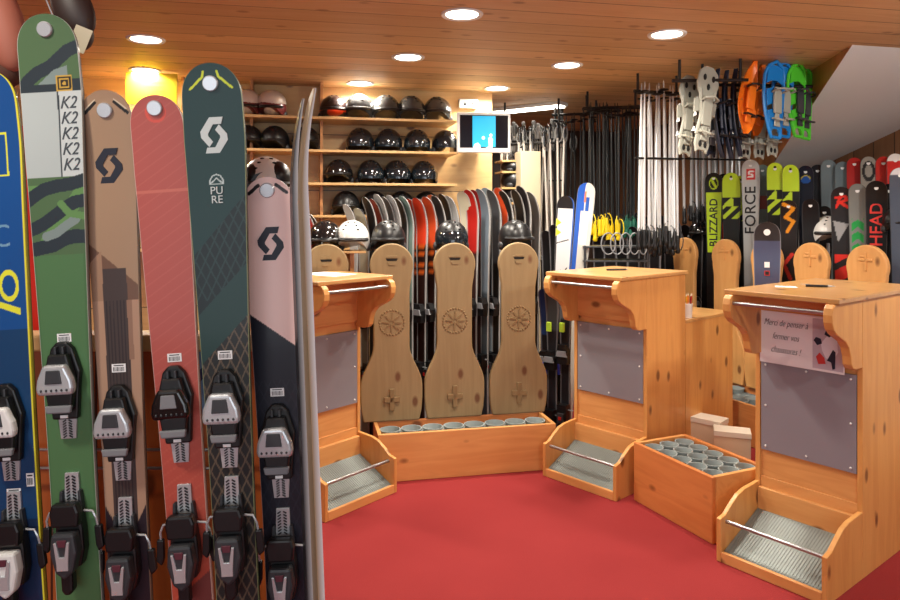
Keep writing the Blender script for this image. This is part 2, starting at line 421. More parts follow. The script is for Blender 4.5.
# notice on the right counter
t = thing('paper_notice', 'white paper notice with black script and a boot picture, on the right counter', 'notice', loc_to(KR_, R(-51.6), (0, -.0135, .83)), R(-51.6))
MB().lo((-.2, -.001, 0), (.165, .0, .235)).build('sheet', PAPER, t)
rT = euler(R(90), 0, 0)
SCR = [("Merci de penser à", .185), ("fermer vos", .125), ("chaussures !", .065)]
for s_, z in SCR:
    text(s_, 'lettering', .042, INK, t, (-.083, -.0022, z), rT, shear=.4, sx=.64, off=-.0006)
pic = MB().mat(plain('picture_lilac', (196, 186, 196), .7)); pic.lo((.035, -.0016, .01), (.16, -.0008, .225))
pic = pic.build('picture', None, t)
pf = MB().mat(plain('figure_white', (232, 236, 244), .7)).prism([(.07, .12), (.10, .16), (.135, .15), (.14, .09), (.115, .05), (.09, .06), (.075, .09)], -.0018, -.0026)
pf.mat(plain('figure_navy', (30, 36, 56), .7)).prism([(.085, .16), (.095, .19), (.115, .195), (.12, .165), (.105, .15)], -.0028, -.0034)
pf.prism([(.04, .13), (.05, .145), (.07, .14), (.075, .12), (.055, .11)], -.0028, -.0034)
pf.prism([(.095, .05), (.12, .10), (.13, .09), (.128, .02), (.118, .015), (.112, .045)], -.0028, -.0034)
pf.mat(plain('figure_red', (206, 60, 56), .7)).prism([(.06, .03), (.05, .06), (.065, .08), (.085, .06), (.09, .035)], -.0028, -.0034)
pf.build('figure', None, pic)
tops = H_ = 1.172
# things lying on the counters
t = thing('ballpoint_pen', 'black and silver pen lying on the right counter top', 'pen', loc_to(KR_, R(-51.6), (-.02, .16, 1.172)), R(-20))
MB().tube([(-.05, 0, .006), (.04, 0, .006)], .0055, 8).build('barrel', BLACK, t, smooth=True)
MB().tube([(.04, 0, .006), (.07, 0, .006)], .005, 8, [.0055, .001]).build('tip', SILVER, t, smooth=True)
MB().lo((-.07, -.0015, .0115), (-.03, .0015, .013)).build('clip', SILVER, t)
o = MB().prism([(-.045, -.03), (.05, -.026), (.045, .03), (-.04, .034)], 0, .001, 'XY').build('paper_slip', PAPER); o.location = loc_to(KR_, R(-51.6), (-.12, .06, 1.172)); o.rotation_euler = (0, 0, R(-20))
tag(o, 'small white paper slip on the right counter top', 'paper')
o = MB().prism([(-.10, -.13), (.08, -.14), (.11, .12), (-.07, .15)], 0, .0015, 'XY').build('paper_sheet', PAPER); o.location = loc_to(KL, R(50), (.06, .06, 1.172)); o.rotation_euler = (0, 0, R(60))
tag(o, 'white sheet of paper lying on the left counter top', 'paper')
t = thing('ballpoint_pen', 'small dark pen lying on the middle counter top', 'pen', loc_to(KM, R(-48), (-.02, .12, 1.172)), R(10))
MB().tube([(-.07, 0, .006), (.05, 0, .006)], .0055, 8).build('barrel', BLACK, t, smooth=True)
MB().tube([(.05, 0, .006), (.065, 0, .006)], .005, 8, [.0055, .001]).build('tip', SILVER, t, smooth=True)

# low partition behind the middle counter
t = thing('low_partition', 'low pine desk side running back from the middle counter', 'partition', KM, R(-48))
MB().lo((.25-.03, .415, 0), (.25, 1.0, .86)).build('side_panel', PINE_V, t, bevel=.002)
MB().lo((-.15, .415, .86), (.252, 1.0, .88)).build('desk_top', PINE_TOP, t, bevel=.003)
pc = loc_to(KM, R(-48), (.2, .52, .88))
t = thing('pen_pot', 'white paper pot of pencils on the low desk behind the middle counter', 'pen pot', pc)
MB().lathe([(.028, 0), (.032, .085), (.029, .085), (.026, .004)], seg=18).build('pot', PAPER, t, smooth=True)
for i, c_ in enumerate(((200, 40, 30), (230, 120, 30), (190, 30, 40), (60, 60, 120), (230, 170, 40), (150, 30, 30))):
    a_ = i*1.05
    q = thing('pencil', '%s pencil standing in the white pot' % ['red', 'orange', 'crimson', 'blue', 'yellow', 'dark red'][i], 'pencil', pc+Vector((math.cos(a_)*.015, math.sin(a_)*.015, .006)), 0, 'pencils in the white pot')
    MB().tube([(0, 0, 0), (math.cos(a_)*.012, math.sin(a_)*.012, .125)], .0038, 6).build('barrel', plain('pencil_%d' % i, c_, .4), q)
    MB().tube([(math.cos(a_)*.012, math.sin(a_)*.012, .125), (math.cos(a_)*.0135, math.sin(a_)*.0135, .142)], .003, 6, [.0038, .0006]).build('tip', CARD, q)

# ---------------------------------------------------------------- benches with boot cups
def cup(parent, x, y, z, r):
    c_ = MB().mat(CUP).lathe([(r*.80, -.10), (r*.9, -.01), (r*1.0, .0), (r*1.0, .004), (r*.90, .004), (r*.84, -.012), (r*.72, -.07), (r*.3, -.075)], (x, y, z), seg=22, cap=False)
    c_.build('boot_cup', None, parent, smooth=True)
    MB().lathe([(r*.74, -.068), (.004, -.068)], (x, y, z), seg=16, cap=False).build('cup_bottom', CUPIN, parent)
def bench(nm, label, loc, rz, L, Wd, H, rows, cols, front, deckmat=CUPIN, pitch=None):
    t = thing(nm, label, 'bench', loc, rz)
    MB().lo((0, 0, 0), (L, .022, H)).build('front_board', front, t, bevel=.004)
    MB().lo((0, Wd-.022, 0), (L, Wd, H)).build('back_board', PINE_RED, t, bevel=.004)
    MB().lo((0, .022, 0), (.022, Wd-.022, H)).build('end_board', PINE_H, t, bevel=.003)
    MB().lo((L-.022, .022, 0), (L, Wd-.022, H)).build('end_board', PINE_H, t, bevel=.003)
    MB().lo((.022, .022, H-.05), (L-.022, Wd-.022, H-.045)).build('inner_deck', deckmat, t)
    pw, pd = (L-.044)/cols, (Wd-.044)/rows
    for i in range(cols):
        for j in range(rows):
            cup(t, .022+pw*(i+.5), .022+pd*(j+.5), H-.016, min(pw, pd)*.49)
    return t
tl = on_line(378, OB, bx_); tr = on_line(556, OB, bx_)
BENCH = bench('boot_bench', 'long pine bench along the back with one row of grey boot cups', bk(tl, 0), BR, tr-tl, .27, .27, 1, int((tr-tl)/.122), PINE_H, deckmat=CUP)
bench('boot_bench', 'short pine bench with grey boot cups between the two right counters', (.967, 3.685, 0), RR, .55, .35, .305, 3, 5, PINE_RED)
tl2 = on_line(640, OR_, rx_)
bench('boot_bench', 'far pine bench under the round headed boards, behind the counters', rt(-.35, -.42), RR, 2.6, .40, .27, 3, 10, PINE_H)

# shoe boxes
for i, (p, s_, z, lab) in enumerate((((1.535, 4.16), (.19, .12), .30, 'cream cardboard box behind the right bench, the farther one'), ((1.60, 3.97), (.19, .12), .285, 'cream cardboard box behind the right bench, nearer the paper notice counter'))):
    t = thing('cardboard_box', lab, 'box', (p[0], p[1], 0), R(-42 if i == 0 else -20), 'cardboard boxes behind the bench')
    MB().lo((-s_[0]/2, -s_[1]/2, 0), (s_[0]/2, s_[1]/2, z-.02)).build('carton', CARD, t, bevel=.002)
    MB().lo((-s_[0]/2-.003, -s_[1]/2-.003, z-.03), (s_[0]/2+.003, s_[1]/2+.003, z)).build('lid', plain('lid_white', (232, 224, 208), .7), t, bevel=.002)

# ---------------------------------------------------------------- carved boards
def board_outline(hw, ww, bw, H, flare):
    """half-widths of head, waist and base"""
    pts = []
    zc = H-hw
    for i in range(0, 13):
        a_ = R(90-i*9.2); pts.append((hw*math.cos(a_), zc+hw*math.sin(a_)))
    z0 = pts[-1][1]; x0 = pts[-1][0]
    for i in range(1, 7):
        k = i/6; s_ = k*k*(3-2*k); pts.append((x0+(ww-x0)*s_, z0-.12*k))
    pts.append((ww, flare+.12))
    for i in range(1, 9):
        k = i/8; s_ = k*k*(3-2*k); pts.append((ww+(bw-ww)*s_, flare+.12-.24*k))
    pts.append((bw*1.0, flare-.2)); pts.append((bw*.97, flare-.27)); pts.append((bw*.9, 0))
    left = [(-x, z) for x, z in pts[::-1] if x > 1e-6]
    return pts+left
def carved_board(label, loc, rz, H, carve=True, mat=BOARD, wide=(.128, .105, .19), group=None, flare=.33):
    t = thing('carved_board', label, 'carved board', loc, rz, group)
    MB().prism(board_outline(*wide, H, flare), -.035, 0).build('panel', mat, t, bevel=.008, bseg=3)
    y = -.036
    if carve:
        m = MB()
        zc = H*.555
        for k in range(8):
            a_ = k*math.pi/4
            m.prism([(0.012*math.cos(a_-.6), zc+.012*math.sin(a_-.6)), (.056*math.cos(a_-.13), zc+.056*math.sin(a_-.13)), (.060*math.cos(a_), zc+.060*math.sin(a_)), (.012*math.cos(a_+.6), zc+.012*math.sin(a_+.6))], y-.004, y+.002)
        for k in range(26):
            a_ = k*2*math.pi/26
            m.ball((.074*math.cos(a_), y, zc+.074*math.sin(a_)), (.007, .006, .007), 6, 3)
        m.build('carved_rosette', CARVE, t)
        MB().mat(DARKHOLE).prism([(-.035, H-.092), (.035, H-.092), (.028, H-.104), (-.028, H-.104)], y-.001, y+.001).build('hand_slot', None, t)
        m = MB(); m.prism([(-.036, H-.086), (.036, H-.086), (.03, H-.074), (-.03, H-.074)], y-.006, y+.001)
        m.prism([(-.026, H-.112), (.026, H-.112), (.018, H-.13), (-.018, H-.13)], y-.004, y+.001); m.build('carved_handle', mat, t)
        m = MB(); zc = .13
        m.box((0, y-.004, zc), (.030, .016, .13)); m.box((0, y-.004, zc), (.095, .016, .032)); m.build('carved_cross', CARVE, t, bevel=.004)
    else:
        m = MB(); zc = H-.10
        m.box((0, y-.002, zc), (.014, .007, .11)); m.box((0, y-.002, zc+.01), (.09, .007, .016)); m.box((-.02, y-.002, zc+.03), (.03, .006, .01)); m.build('carved_cross', mat, t, bevel=.002)
    return t
row = [(326, 'leftmost carved backboard, mostly hidden behind the left counter'), (391, 'second carved backboard from the left, beside the left counter'),
       (453.5, 'third carved backboard, in the middle of the back bench'), (517, 'rightmost carved backboard on the back bench, next to the cream pier')]
for px, lab in row:
    tx = on_line(px, bk(0, .28).xy, bx_)
    carved_board(lab, bk(tx, .275, .271), BR, 1.06, wide=(.13, .108, .186), group='carved backboards on the back bench')
for i, (px, lab) in enumerate(((690, 'farthest round headed backboard, left of the lime lettered ski'), (731, 'round headed backboard right of the lime lettered ski'),
        (772, 'round headed backboard mostly hidden by the slate blue ski'), (817, 'round headed backboard below the white helmet'), (873, 'nearest round headed backboard behind the right counter'))):
    tx = on_line(px, OR_, rx_)
    carved_board(lab, rt(tx, 0-.03, .271), RR, 1.05, carve=False, mat=BOARD_R, wide=(.13, .108, .186), group='round headed backboards of the far bench')

# ---------------------------------------------------------------- skis
def ski_shape(L, wt, ww, wl):
    def half(s):
        xs = [0, L*.43, L-.16, L]; ys = [wl, ww, wt, wt*.96]
        if s < xs[1]:
            k = 1-s/xs[1]; h = ww+(wl-ww)*k*k
        elif s < xs[2]:
            k = (s-xs[1])/(xs[2]-xs[1]); h = ww+(wt-ww)*(k**2*(1.6-.6*k))
        else: h = wt*(1-.03*(s-xs[2])/.16)
        h *= .5
        r = wt*.62
        if s > L-r: h *= max(0.0, 1-((s-(L-r))/r)**2.6)**.5
        if s < .03: h *= .8+.2*math.sqrt(max(0, 1-((.03-s)/.03)**2))
        return h
    def rise(s):
        k = max(0, (s-(L-.24))/.24)
        return .05*k**2.2
    return half, rise
def make_ski(name, parent, L, wt, ww, wl, paint, res=None, edge=(70, 70, 74), th=.013, base=(30, 30, 32), rk=1.0):
    half, rise0 = ski_shape(L, wt, ww, wl); rise = lambda s: rise0(s)*rk
    if res: nu, ns = max(8, int(wt/res)), int(L/res)
    else: nu, ns = 8, 64
    low = np.linspace(0, L-.08, ns)
    if res and res < .002: low = np.concatenate([np.linspace(0, L-.62, int((L-.62)/.004))[:-1], np.linspace(L-.62, L-.08, int(.54/res))])
    ss = np.concatenate([low, L-.08+.08*np.sin(np.linspace(0, math.pi/2, 60 if res and res < .002 else 18))[1:]])
    ss[-1] = L-.0004
    hs = np.array([half(x) for x in ss]); hs = np.maximum(hs, .004); rs = np.array([rise(x) for x in ss])
    un = np.linspace(-1, 1, nu)
    n = len(ss); k = nu+2
    V = np.zeros((n, k, 3))
    V[:, :nu, 0] = hs[:, None]*un[None, :]; V[:, :nu, 1] = (-th-rs)[:, None]; V[:, :nu, 2] = ss[:, None]
    thl = th*(1-.65*np.clip((ss-(L-.3))/.28, 0, 1)**1.5)
    V[:, :nu, 1] = (-thl-rs)[:, None]
    V[:, nu, 0] = hs; V[:, nu+1, 0] = -hs; V[:, nu, 1] = -rs; V[:, nu+1, 1] = -rs; V[:, nu:, 2] = ss[:, None]
    C = np.ones((n, k, 4))
    xx = V[:, :nu, 0]; U = np.broadcast_to(un[None, :], xx.shape); S = np.broadcast_to(ss[:, None], xx.shape)
    col = np.asarray(paint(U, xx, L-S), dtype=float)
    def L1(a): a = a/255.0; return np.where(a <= .04045, a/12.92, ((np.maximum(a, 0)+.055)/1.055)**2.4)
    C[:, :nu, :3] = L1(col); C[:, nu:, :3] = L1(np.array(base, float))
    C[:, 0, :3] = L1(np.array(edge, float)); C[:, nu-1, :3] = L1(np.array(edge, float))
    idx = np.arange(n*k).reshape(n, k)
    a_ = idx[:-1, :]; b2 = idx[1:, :]
    fa = np.stack([a_, np.roll(a_, -1, 1), np.roll(b2, -1, 1), b2], -1).reshape(-1, 4)
    faces = fa.tolist()+[idx[0, ::-1].tolist(), idx[-1, :].tolist()]
    me = bpy.data.meshes.new(name); me.from_pydata(V.reshape(-1, 3).tolist(), [], faces)
    at_ = me.attributes.new('Design', 'FLOAT_COLOR', 'POINT'); at_.data.foreach_set('color', C.reshape(-1).astype(np.float32))
    me.materials.append(SKIM)
    me.polygons.foreach_set('use_smooth', [True]*len(me.polygons))
    me.set_sharp_from_angle(angle=R(50))
    o = bpy.data.objects.new(name, me); COL.objects.link(o); o.parent = parent
    return o, half, rise, th
def surf(rise, L, th, x, d, lift=0):
    s = L-d; tl_ = th*(1-.65*min(1, max(0, (s-(L-.3))/.28))**1.5)
    e = .002; sl = (rise(s+e)-rise(s-e))/(2*e)
    return Vector((x, -tl_-rise(s)-lift, s)), math.atan(sl)

# hero binding, built around z=0 = middle of the toe piece
def hero_binding(parent, zt, zh, th, style):
    Y0 = -th
    body = BLACK; wing = {'silver': SILVER, 'white': WHITEP, 'black': BLACKG}[style]
    # toe
    t = MB()
    t.prism([(-.030, -.055), (.030, -.055), (.038, .02), (.042, .045), (.026, .095), (.012, .108), (-.012, .108), (-.026, .095), (-.042, .045), (-.038, .02)], Y0-.016, Y0)
    t.prism([(-.027, -.03), (.027, -.03), (.036, .03), (.022, .085), (-.022, .085), (-.036, .03)], Y0-.034, Y0-.016)
    t = t.build('toe_piece', body, parent, bevel=.004)
    t.location = (0, 0, zt); t.scale = (.88, 1, 1)
    w_ = MB(); Wp = [(-.044, .018), (-.041, .004), (.041, .004), (.044, .018), (.041, .036), (.026, .066), (-.026, .066), (-.041, .036)]
    w_.prism(Wp, Y0-.050, Y0-.030); w_ = w_.build('toe_housing', wing, t, smooth=False, bevel=.007, bseg=3)
    MB().prism([(-.020, .028), (.020, .028), (.016, .056), (-.016, .056)], Y0-.0525, Y0-.049).build('toe_window', DGREY if style != 'black' else GREY, w_, bevel=.003)
    m = MB()
    for i in (-.03, -.018, -.006, .006, .018, .03): m.ball((i, Y0-.0505, .015), (.003, .002, .003), 6, 3)
    m.build('studs', DGREY, w_)
    for i_ in (-1, 1):
        MB().prism([(i_*.006, .06), (i_*.013, .06), (i_*.012, .1), (i_*.006, .1)], Y0-.026, Y0-.012).build('toe_fin', DGREY, t, bevel=.002)
    MB().prism([(-.032, -.02), (.032, -.02), (.028, -.036), (-.028, -.036)], Y0-.040, Y0-.030).build('anti_friction_pad', GREY, t, bevel=.003)
    MB().box((0, Y0-.0175, -.048), (.018, .002, .006)).build('label_sticker', PAPER, t)
    MB().prism([(-.022, -.055), (.022, -.055), (.018, -.098), (-.018, -.098)], Y0-.006, Y0).build('track', SILVER, t, bevel=.001)
    m = MB()
    for j in range(7):
        for sx in (-1, 1): m.box((sx*.007, Y0-.0065, -.060-j*.0055), (.009, .002, .0028), Matrix.Rotation(sx*.5, 3, 'Y'))
    m.build('track_slots', BLACK, t)
    # heel
    h = MB(); h.prism([(-.026, .0), (.026, .0), (.032, -.05), (.033, -.09), (.024, -.125), (-.024, -.125), (-.033, -.09), (-.032, -.05)], Y0-.026, Y0)
    h = h.build('heel_piece', body, parent, bevel=.005); h.location = (0, 0, zh); h.scale = (.9, 1, 1)
    MB().prism([(-.018, .005), (.018, .005), (.018, .066), (-.014, .066)], Y0-.006, Y0).build('track', SILVER, h, bevel=.001)
    m = MB()
    for j in range(8):
        for sx in (-1, 1): m.box((sx*.007, Y0-.0065, .012+j*.0065), (.009, .002, .003), Matrix.Rotation(sx*.5, 3, 'Y'))
    m.build('track_slots', BLACK, h)
    for i_ in (-1, 1): MB().prism([(i_*.024, .03), (i_*.018, .03), (i_*.018, -.01), (i_*.028, -.01)], Y0-.014, Y0).build('track_guide', DGREY, h, bevel=.002)
    MB().prism([(-.034, -.006), (-.028, .012), (.028, .012), (.034, -.006), (.03, -.036), (-.03, -.036)], Y0-.042, Y0-.020).build('brake_pedal', BLACK, h, bevel=.005)
    MB().prism([(-.026, -.045), (.026, -.045), (.031, -.085), (.02, -.125), (.0, -.14), (-.02, -.125), (-.031, -.085)], Y0-.052, Y0-.024).build('heel_housing', DGREY if style != 'white' else WHITEP, h, bevel=.006)
    m = MB().mat(SILVER).prism([(-.018, -.06), (-.012, -.06), (-.006, -.09), (.006, -.09), (.012, -.06), (.018, -.06), (.013, -.105), (.013, -.118), (-.013, -.118), (-.013, -.105)], Y0-.056, Y0-.050)
    m.mat(plain('maroon_plastic', (92, 44, 56), .4)).prism([(-.011, -.056), (.011, -.056), (.008, -.07), (-.008, -.07)], Y0-.055, Y0-.050)
    m.build('heel_emblem', None, h, bevel=.001)
    MB().prism([(-.014, -.12), (.014, -.12), (.013, -.165), (.006, -.175), (-.006, -.175), (-.013, -.165)], Y0-.044, Y0-.022).build('release_lever', BLACK, h, bevel=.005)
    # brake arms with black tips
    for sx in (-1, 1):
        a_ = MB().tube([(sx*.03, Y0-.012, -.012), (sx*.05, Y0-.012, -.014), (sx*.058, Y0-.012, -.03), (sx*.060, Y0-.006, -.06)], .0026, 6).build('brake_arm', SILVER, h, smooth=True)
        MB().prism([(sx*.052, -.045), (sx*.068, -.045), (sx*.072, -.09), (sx*.06, -.10), (sx*.054, -.085)], Y0-.014, Y0-.002).build('brake_tip', BLACK, a_, bevel=.003)

def blend(c, a_, m): return np.where(m[..., None], np.array(a_, float), c)
def inpoly(x, y, poly):
    r = np.zeros(x.shape, bool); n = len(poly); j = n-1
    for i in range(n):
        xi, yi = poly[i]; xj, yj = poly[j]
        c_ = ((yi > y) != (yj > y)) & (x < (xj-xi)*(y-yi)/((yj-yi) or 1e-9)+xi)
        r ^= c_; j = i
    return r
def seg(x, y, pts, w):
    r = np.zeros(x.shape, bool)
    for (x0, y0), (x1, y1) in zip(pts[:-1], pts[1:]):
        dx, dy = x1-x0, y1-y0; l2 = dx*dx+dy*dy+1e-9
        t = np.clip(((x-x0)*dx+(y-y0)*dy)/l2, 0, 1)
        r |= (x-x0-t*dx)**2+(y-y0-t*dy)**2 < w*w
    return r
SHOOK = [(.86, 0), (.36, 0), (.0, .38), (.02, .54), (.30, .80), (.45, .66), (.28, .50), (.28, .44), (.48, .19), (.78, .19)]
def emblem(H, top, py, wpx, hpx, m):
    t, s_of, ppm, L, rise, th = H
    sz = s_of(py); w, h = wpx/ppm, hpx/ppm
    y = surf(rise, L, th, 0, L-sz)[0].y
    mb = MB()
    for q in (SHOOK, [(1-x, 1-z) for x, z in SHOOK]):
        mb.prism([((x-.5)*w, (.5-z)*h) for x, z in q], -.0016, .004)
    o = mb.build('emblem', m, t); o.location = (0, y, sz)
    e = .02; o.rotation_euler = (math.atan((rise(sz+e)-rise(sz-e))/(2*e)), 0, 0)
def scott(x, y, cx, cy, w, h):
    X = (x-cx)/w+.5; Yy = (y-cy)/h+.5
    return inpoly(X, Yy, SHOOK) | inpoly(1-X, 1-Yy, SHOOK)
def full(U, c): 
    a_ = np.zeros(U.shape+(3,)); a_[:] = c; return a_

HERO = {}
def hero(name_label, top, bot, Y, wpx, wwpx, paint_px, toe, heel, style, edge, yaw=0, disc=True, tailw=None, rk=.4, base=(30, 30, 32)):
    """top, bot: pixels of the tip and of the centre line at the bottom edge of the photograph"""
    tipd = Y-.055*rk
    z1 = zat(top[1], tipd); z0 = .012
    X1 = (top[0]-450)/F*(Y-.01); Xb = (bot[0]-450)/F*(Y-.01); zb = zat(600, Y-.01)
    sl = (Xb-X1)/(z1-zb); X0 = X1+sl*(z1-z0)
    d = Vector((X1-X0, 0, z1-z0)); L = d.length
    t = thing('ski', name_label, 'ski', (X0, Y, z0), 0, 'display skis in the front rack')
    yv = Vector((0, 1, 0)); zv = d.normalized(); xv = yv.cross(zv).normalized(); yv = zv.cross(xv)
    M = Matrix((xv, yv, zv)).transposed()
    M = M @ Matrix.Rotation(yaw, 3, 'Z')
    t.rotation_euler = M.to_euler()
    ppm = F/(Y-.01)
    _, rise_ = ski_shape(L, .12, .09, .1)
    rv = np.vectorize(rise_)
    def paint(U, x, dd):
        dep = Y-.01-rv(L-dd)*rk
        yy = HY+(EYE-(z1-dd*(z1-z0)/L))*F/dep
        return paint_px(U, x*F/dep, yy)
    o, half, rise, th = make_ski('ski_blade', t, L, wpx/ppm, wwpx/ppm, (tailw or wwpx*1.12)/ppm, paint, res=.0016, edge=edge, rk=rk, base=base)
    s_of = lambda py: L-(z1-(EYE-(py-HY)/ppm))
    if toe: hero_binding(t, s_of(toe), s_of(heel), th, style)
    if disc:
        p, a_ = surf(rise, L, th, 0, disc/ppm, 0); 
        m = MB().lathe([(.0165, 0), (.0165, .004), (.0145, .006), (.002, .006)], seg=24, axis='Y')
        oo = m.build('tip_disc', SILVER, t, smooth=True); oo.location = p; oo.rotation_euler = (a_, 0, 0)
    return t, s_of, ppm, L, rise, th
def sticker(t, s_of, py, ppm, xpx=0, w=.030, h=.018):
    m = MB().mat(PAPER); m.box((0, 0, 0), (w, .0008, h)); m.mat(INK)
    for i in range(9): m.box((-w*.36+i*w*.09, -.0006, -h*.12), (w*(.03 if i % 3 else .05), .0006, h*.5))
    m.box((0, -.0006, h*.32), (w*.7, .0006, h*.1))
    o = m.build('barcode_sticker', None, t); o.location = (xpx/ppm, -.0136, s_of(py))

# --- green camouflage ski
def p_green(U, x, y):
    c = full(U, (80, 108, 74)); c[y > 255] = (80, 120, 78)
    navy = (44, 54, 62); gr = (126, 142, 140)
    c = blend(c, (98, 140, 84), (y > 185) & (y < 250) & (np.sin(x*.12+y*.09) > .45))
    c = blend(c, navy, seg(x, y, [(-30, 92), (-22, 80), (-12, 72), (2, 66), (10, 59), (20, 51), (34, 46)], 6.5))
    c = blend(c, gr, inpoly(x, y, [(-12, 84), (4, 70), (18, 66), (18, 82), (0, 88)]))
    c = blend(c, navy, (y > 80) & (y < 92) & (x > 10)); c = blend(c, navy, (y > 84) & (y < 92))
    c = blend(c, (178, 188, 188), (y > 92) & (y < 177))
    c = blend(c, (196, 204, 204), (y > 92) & (y < 177) & (x > 6))
    c = blend(c, navy, seg(x, y, [(-32, 202), (-22, 195), (-12, 189), (2, 186), (14, 185), (30, 181)], 6.5))
    c = blend(c, navy, seg(x, y, [(-32, 230), (-22, 227), (-12, 222), (0, 214), (10, 207), (18, 203), (32, 201)], 6.5))
    c = blend(c, navy, seg(x, y, [(-32, 250), (-18, 247), (-6, 245), (6, 239), (16, 237), (32, 238)], 7))
    c = blend(c, gr, seg(x, y, [(-12, 236), (-2, 233), (8, 226), (18, 220)], 4.5))
    c = blend(c, (98, 140, 84), seg(x, y, [(4, 204), (12, 214), (30, 218)], 3.5))
    m_ = (x > 6) & (x < 7)
    for k in range(5):
        y0 = 97+k*15.5
        K = [[(11, y0+2), (15, y0+10), (22, y0+1), (24, y0+5), (18, y0+10), (25, y0+12)], [(10, y0+6), (13, y0+14), (11, y0+15)]]
    m_ |= seg(x, y, [(7, 92), (7, 177)], .6)
    c = blend(c, (52, 60, 66), m_ & (y > 92) & (y < 177))
    c = blend(c, (196, 158, 70), (abs(x-14) < 8) & (abs(y-84) < 8)); c = blend(c, (40, 38, 36), (abs(x-14) < 6.6) & (abs(y-84) < 6.6))
    r_ = np.maximum(abs(x-14), abs(y-84)); c = blend(c, (196, 158, 70), (r_ > 3.6) & (r_ < 5)); c = blend(c, (196, 158, 70), ((x-14)**2+(y-84)**2 < 4))
    c = blend(c, (74, 112, 72), (y > 255) & (abs(U) > .9))
    return c
S1 = hero('green ski with camouflage tip and pale grey block, tallest in the front rack', (47, 14), (80, 600), 1.50, 61, 45, p_green, 392, 503, 'silver', (196, 198, 190), disc=15)
sticker(S1[0], S1[1], 338, S1[2])
K2M = plain('camo_print', (62, 70, 76), .5)
for k_ in range(5):
    sz_ = S1[1](104+k_*15.5); text('K2', 'lettering', .037, K2M, S1[0], (.0345, surf(S1[4], S1[3], S1[5], 0, S1[3]-sz_)[0].y-.0003, sz_), rT, shear=.35, ext=.0008, sx=.82)
# --- tan ski
def p_tan(U, x, y):
    c = full(U, (164, 134, 108))
    c = blend(c, (112, 82, 66), (y-242 > (x+25)*.9) & (y < 330))
    c = blend(c, (158, 124, 100), (y > 246) & (x < -12+(y-246)*.02) & (y > 262-(x+24)))
    c = blend(c, (176, 140, 116), (y > 300) & (y < 560) & (abs(x) > 12))
    c = blend(c, (70, 58, 56), (y > 268) & (abs(x) < 12))
    c = blend(c, (50, 42, 44), (y > 300) & (abs(x) < 11) & (np.mod(x+20, 3.4) < 1.3))
    c = blend(c, (146, 112, 92), (y > 300) & (y < 360) & (x > 11) & (x < 16))
    c = blend(c, (46, 34, 42), (y > 545-abs(x)*2.0))
    for s_ in (-1, 1): 
        c = blend(c, (30, 26, 26), seg(x*s_, y, [(10, 102), (22, 113)], 1.8)); c = blend(c, (214, 196, 170), seg(x*s_, y, [(9.5, 99), (21, 109)], .7))
    return c
S2 = hero('tan ski with dark angular emblem, second in the front rack', (106, 90), (131, 600), 1.52, 52, 41, p_tan, 434, 527, 'silver', (150, 130, 110), disc=20)
sticker(S2[0], S2[1], 368, S2[2])
NAVYI = plain('navy_print', (24, 28, 46), .5)
emblem(S2, 0, 166, 27, 35, NAVYI)
# --- coral ski
def p_coral(U, x, y):
    c = full(U, (178, 86, 78))
    c = blend(c, (184, 94, 84), np.mod(x*.5+y*.8, 9) < 1.2)
    c = blend(c, (198, 108, 94), (abs(y-191) < 1.2))
    c = c + np.clip((y-330)/250, 0, 1)[..., None]*np.array([6, -8, -18])
    c = blend(c, (214, 84, 70), ((x)**2+(y-112)**2 < 110)); c = blend(c, (186, 84, 74), ((x)**2+(y-112)**2 < 60))
    c = blend(c, (120, 60, 56), (y > 586-x*.8))
    return c
S3 = hero('coral red ski, third in the front rack', (156, 95), (193, 600), 1.50, 54, 40, p_coral, 416, 515, 'black', (214, 190, 180), disc=13)
sticker(S3[0], S3[1], 358, S3[2])
# --- dark green ski
def p_dgreen(U, x, y):
    c = full(U, (22, 56, 56))
    low = (y > 226-x*1.1)
    c = blend(c, (16, 30, 33), low)
    hx = (abs(np.mod(x+y*.5, 10)-5) < .8) | (abs(np.mod(x-y*.5, 10)-5) < .8)
    c = blend(c, (36, 60, 60), low & (y < 300) & hx)
    c = blend(c, (30, 60, 58), (y > 290-x) & (y < 340-x))
    c = blend(c, (34, 36, 36), (y > 340-x))
    c = blend(c, (96, 82, 68), (y > 340-x) & hx)
    for s_ in (-1, 1): c = blend(c, (206, 220, 50), seg(x*s_, y, [(7, 71), (8, 76), (21, 88)], 1.2))
    m_ = seg(x, y, [(-6.5, 184), (-6.5, 180), (-4, 176), (0, 174.5), (4, 176), (6.5, 180), (6.5, 184), (-6.5, 184), (0, 178), (6.5, 184)], .6)
    c = blend(c, (190, 204, 204), m_)
    return c
S4 = hero('dark green ski with pale angular emblem and mountain mark', (211, 63), (238, 600), 1.48, 61, 42, p_dgreen, 420, 507, 'silver', (158, 170, 120), disc=20)
sticker(S4[0], S4[1], 355, S4[2])
PALE = plain('pale_print', (206, 216, 216), .5)
emblem(S4, 0, 136, 27, 37, PALE)
for s_, py in (('PU', 191), ('RE', 200)):
    text(s_, 'lettering', .023, PALE, S4[0], (0, -.0135, S4[1](py)), rT, ext=.0014)
# --- pink ski
def p_pink(U, x, y):
    c = full(U, (246, 210, 202))
    low = (y > 331+x*.75)
    c = blend(c, (30, 32, 44), low)
    hx = (abs(np.mod(x+y*.5, 9)-4.5) < .6) | (abs(np.mod(x-y*.5, 9)-4.5) < .6)
    c = blend(c, (40, 42, 54), low & hx & (y > 380))
    for s_ in (-1, 1): c = blend(c, (40, 32, 34), seg(x*s_, y, [(9, 185), (19, 193)], 1.8))
    return c
S5 = hero('short pink and black ski, first from the right among the front facing ones', (268, 177), (287, 600), 1.55, 51, 40, p_pink, 452, 537, 'silver', (176, 150, 146), disc=13)
sticker(S5[0], S5[1], 392, S5[2])
emblem(S5, 0, 244, 26, 34, NAVYI)
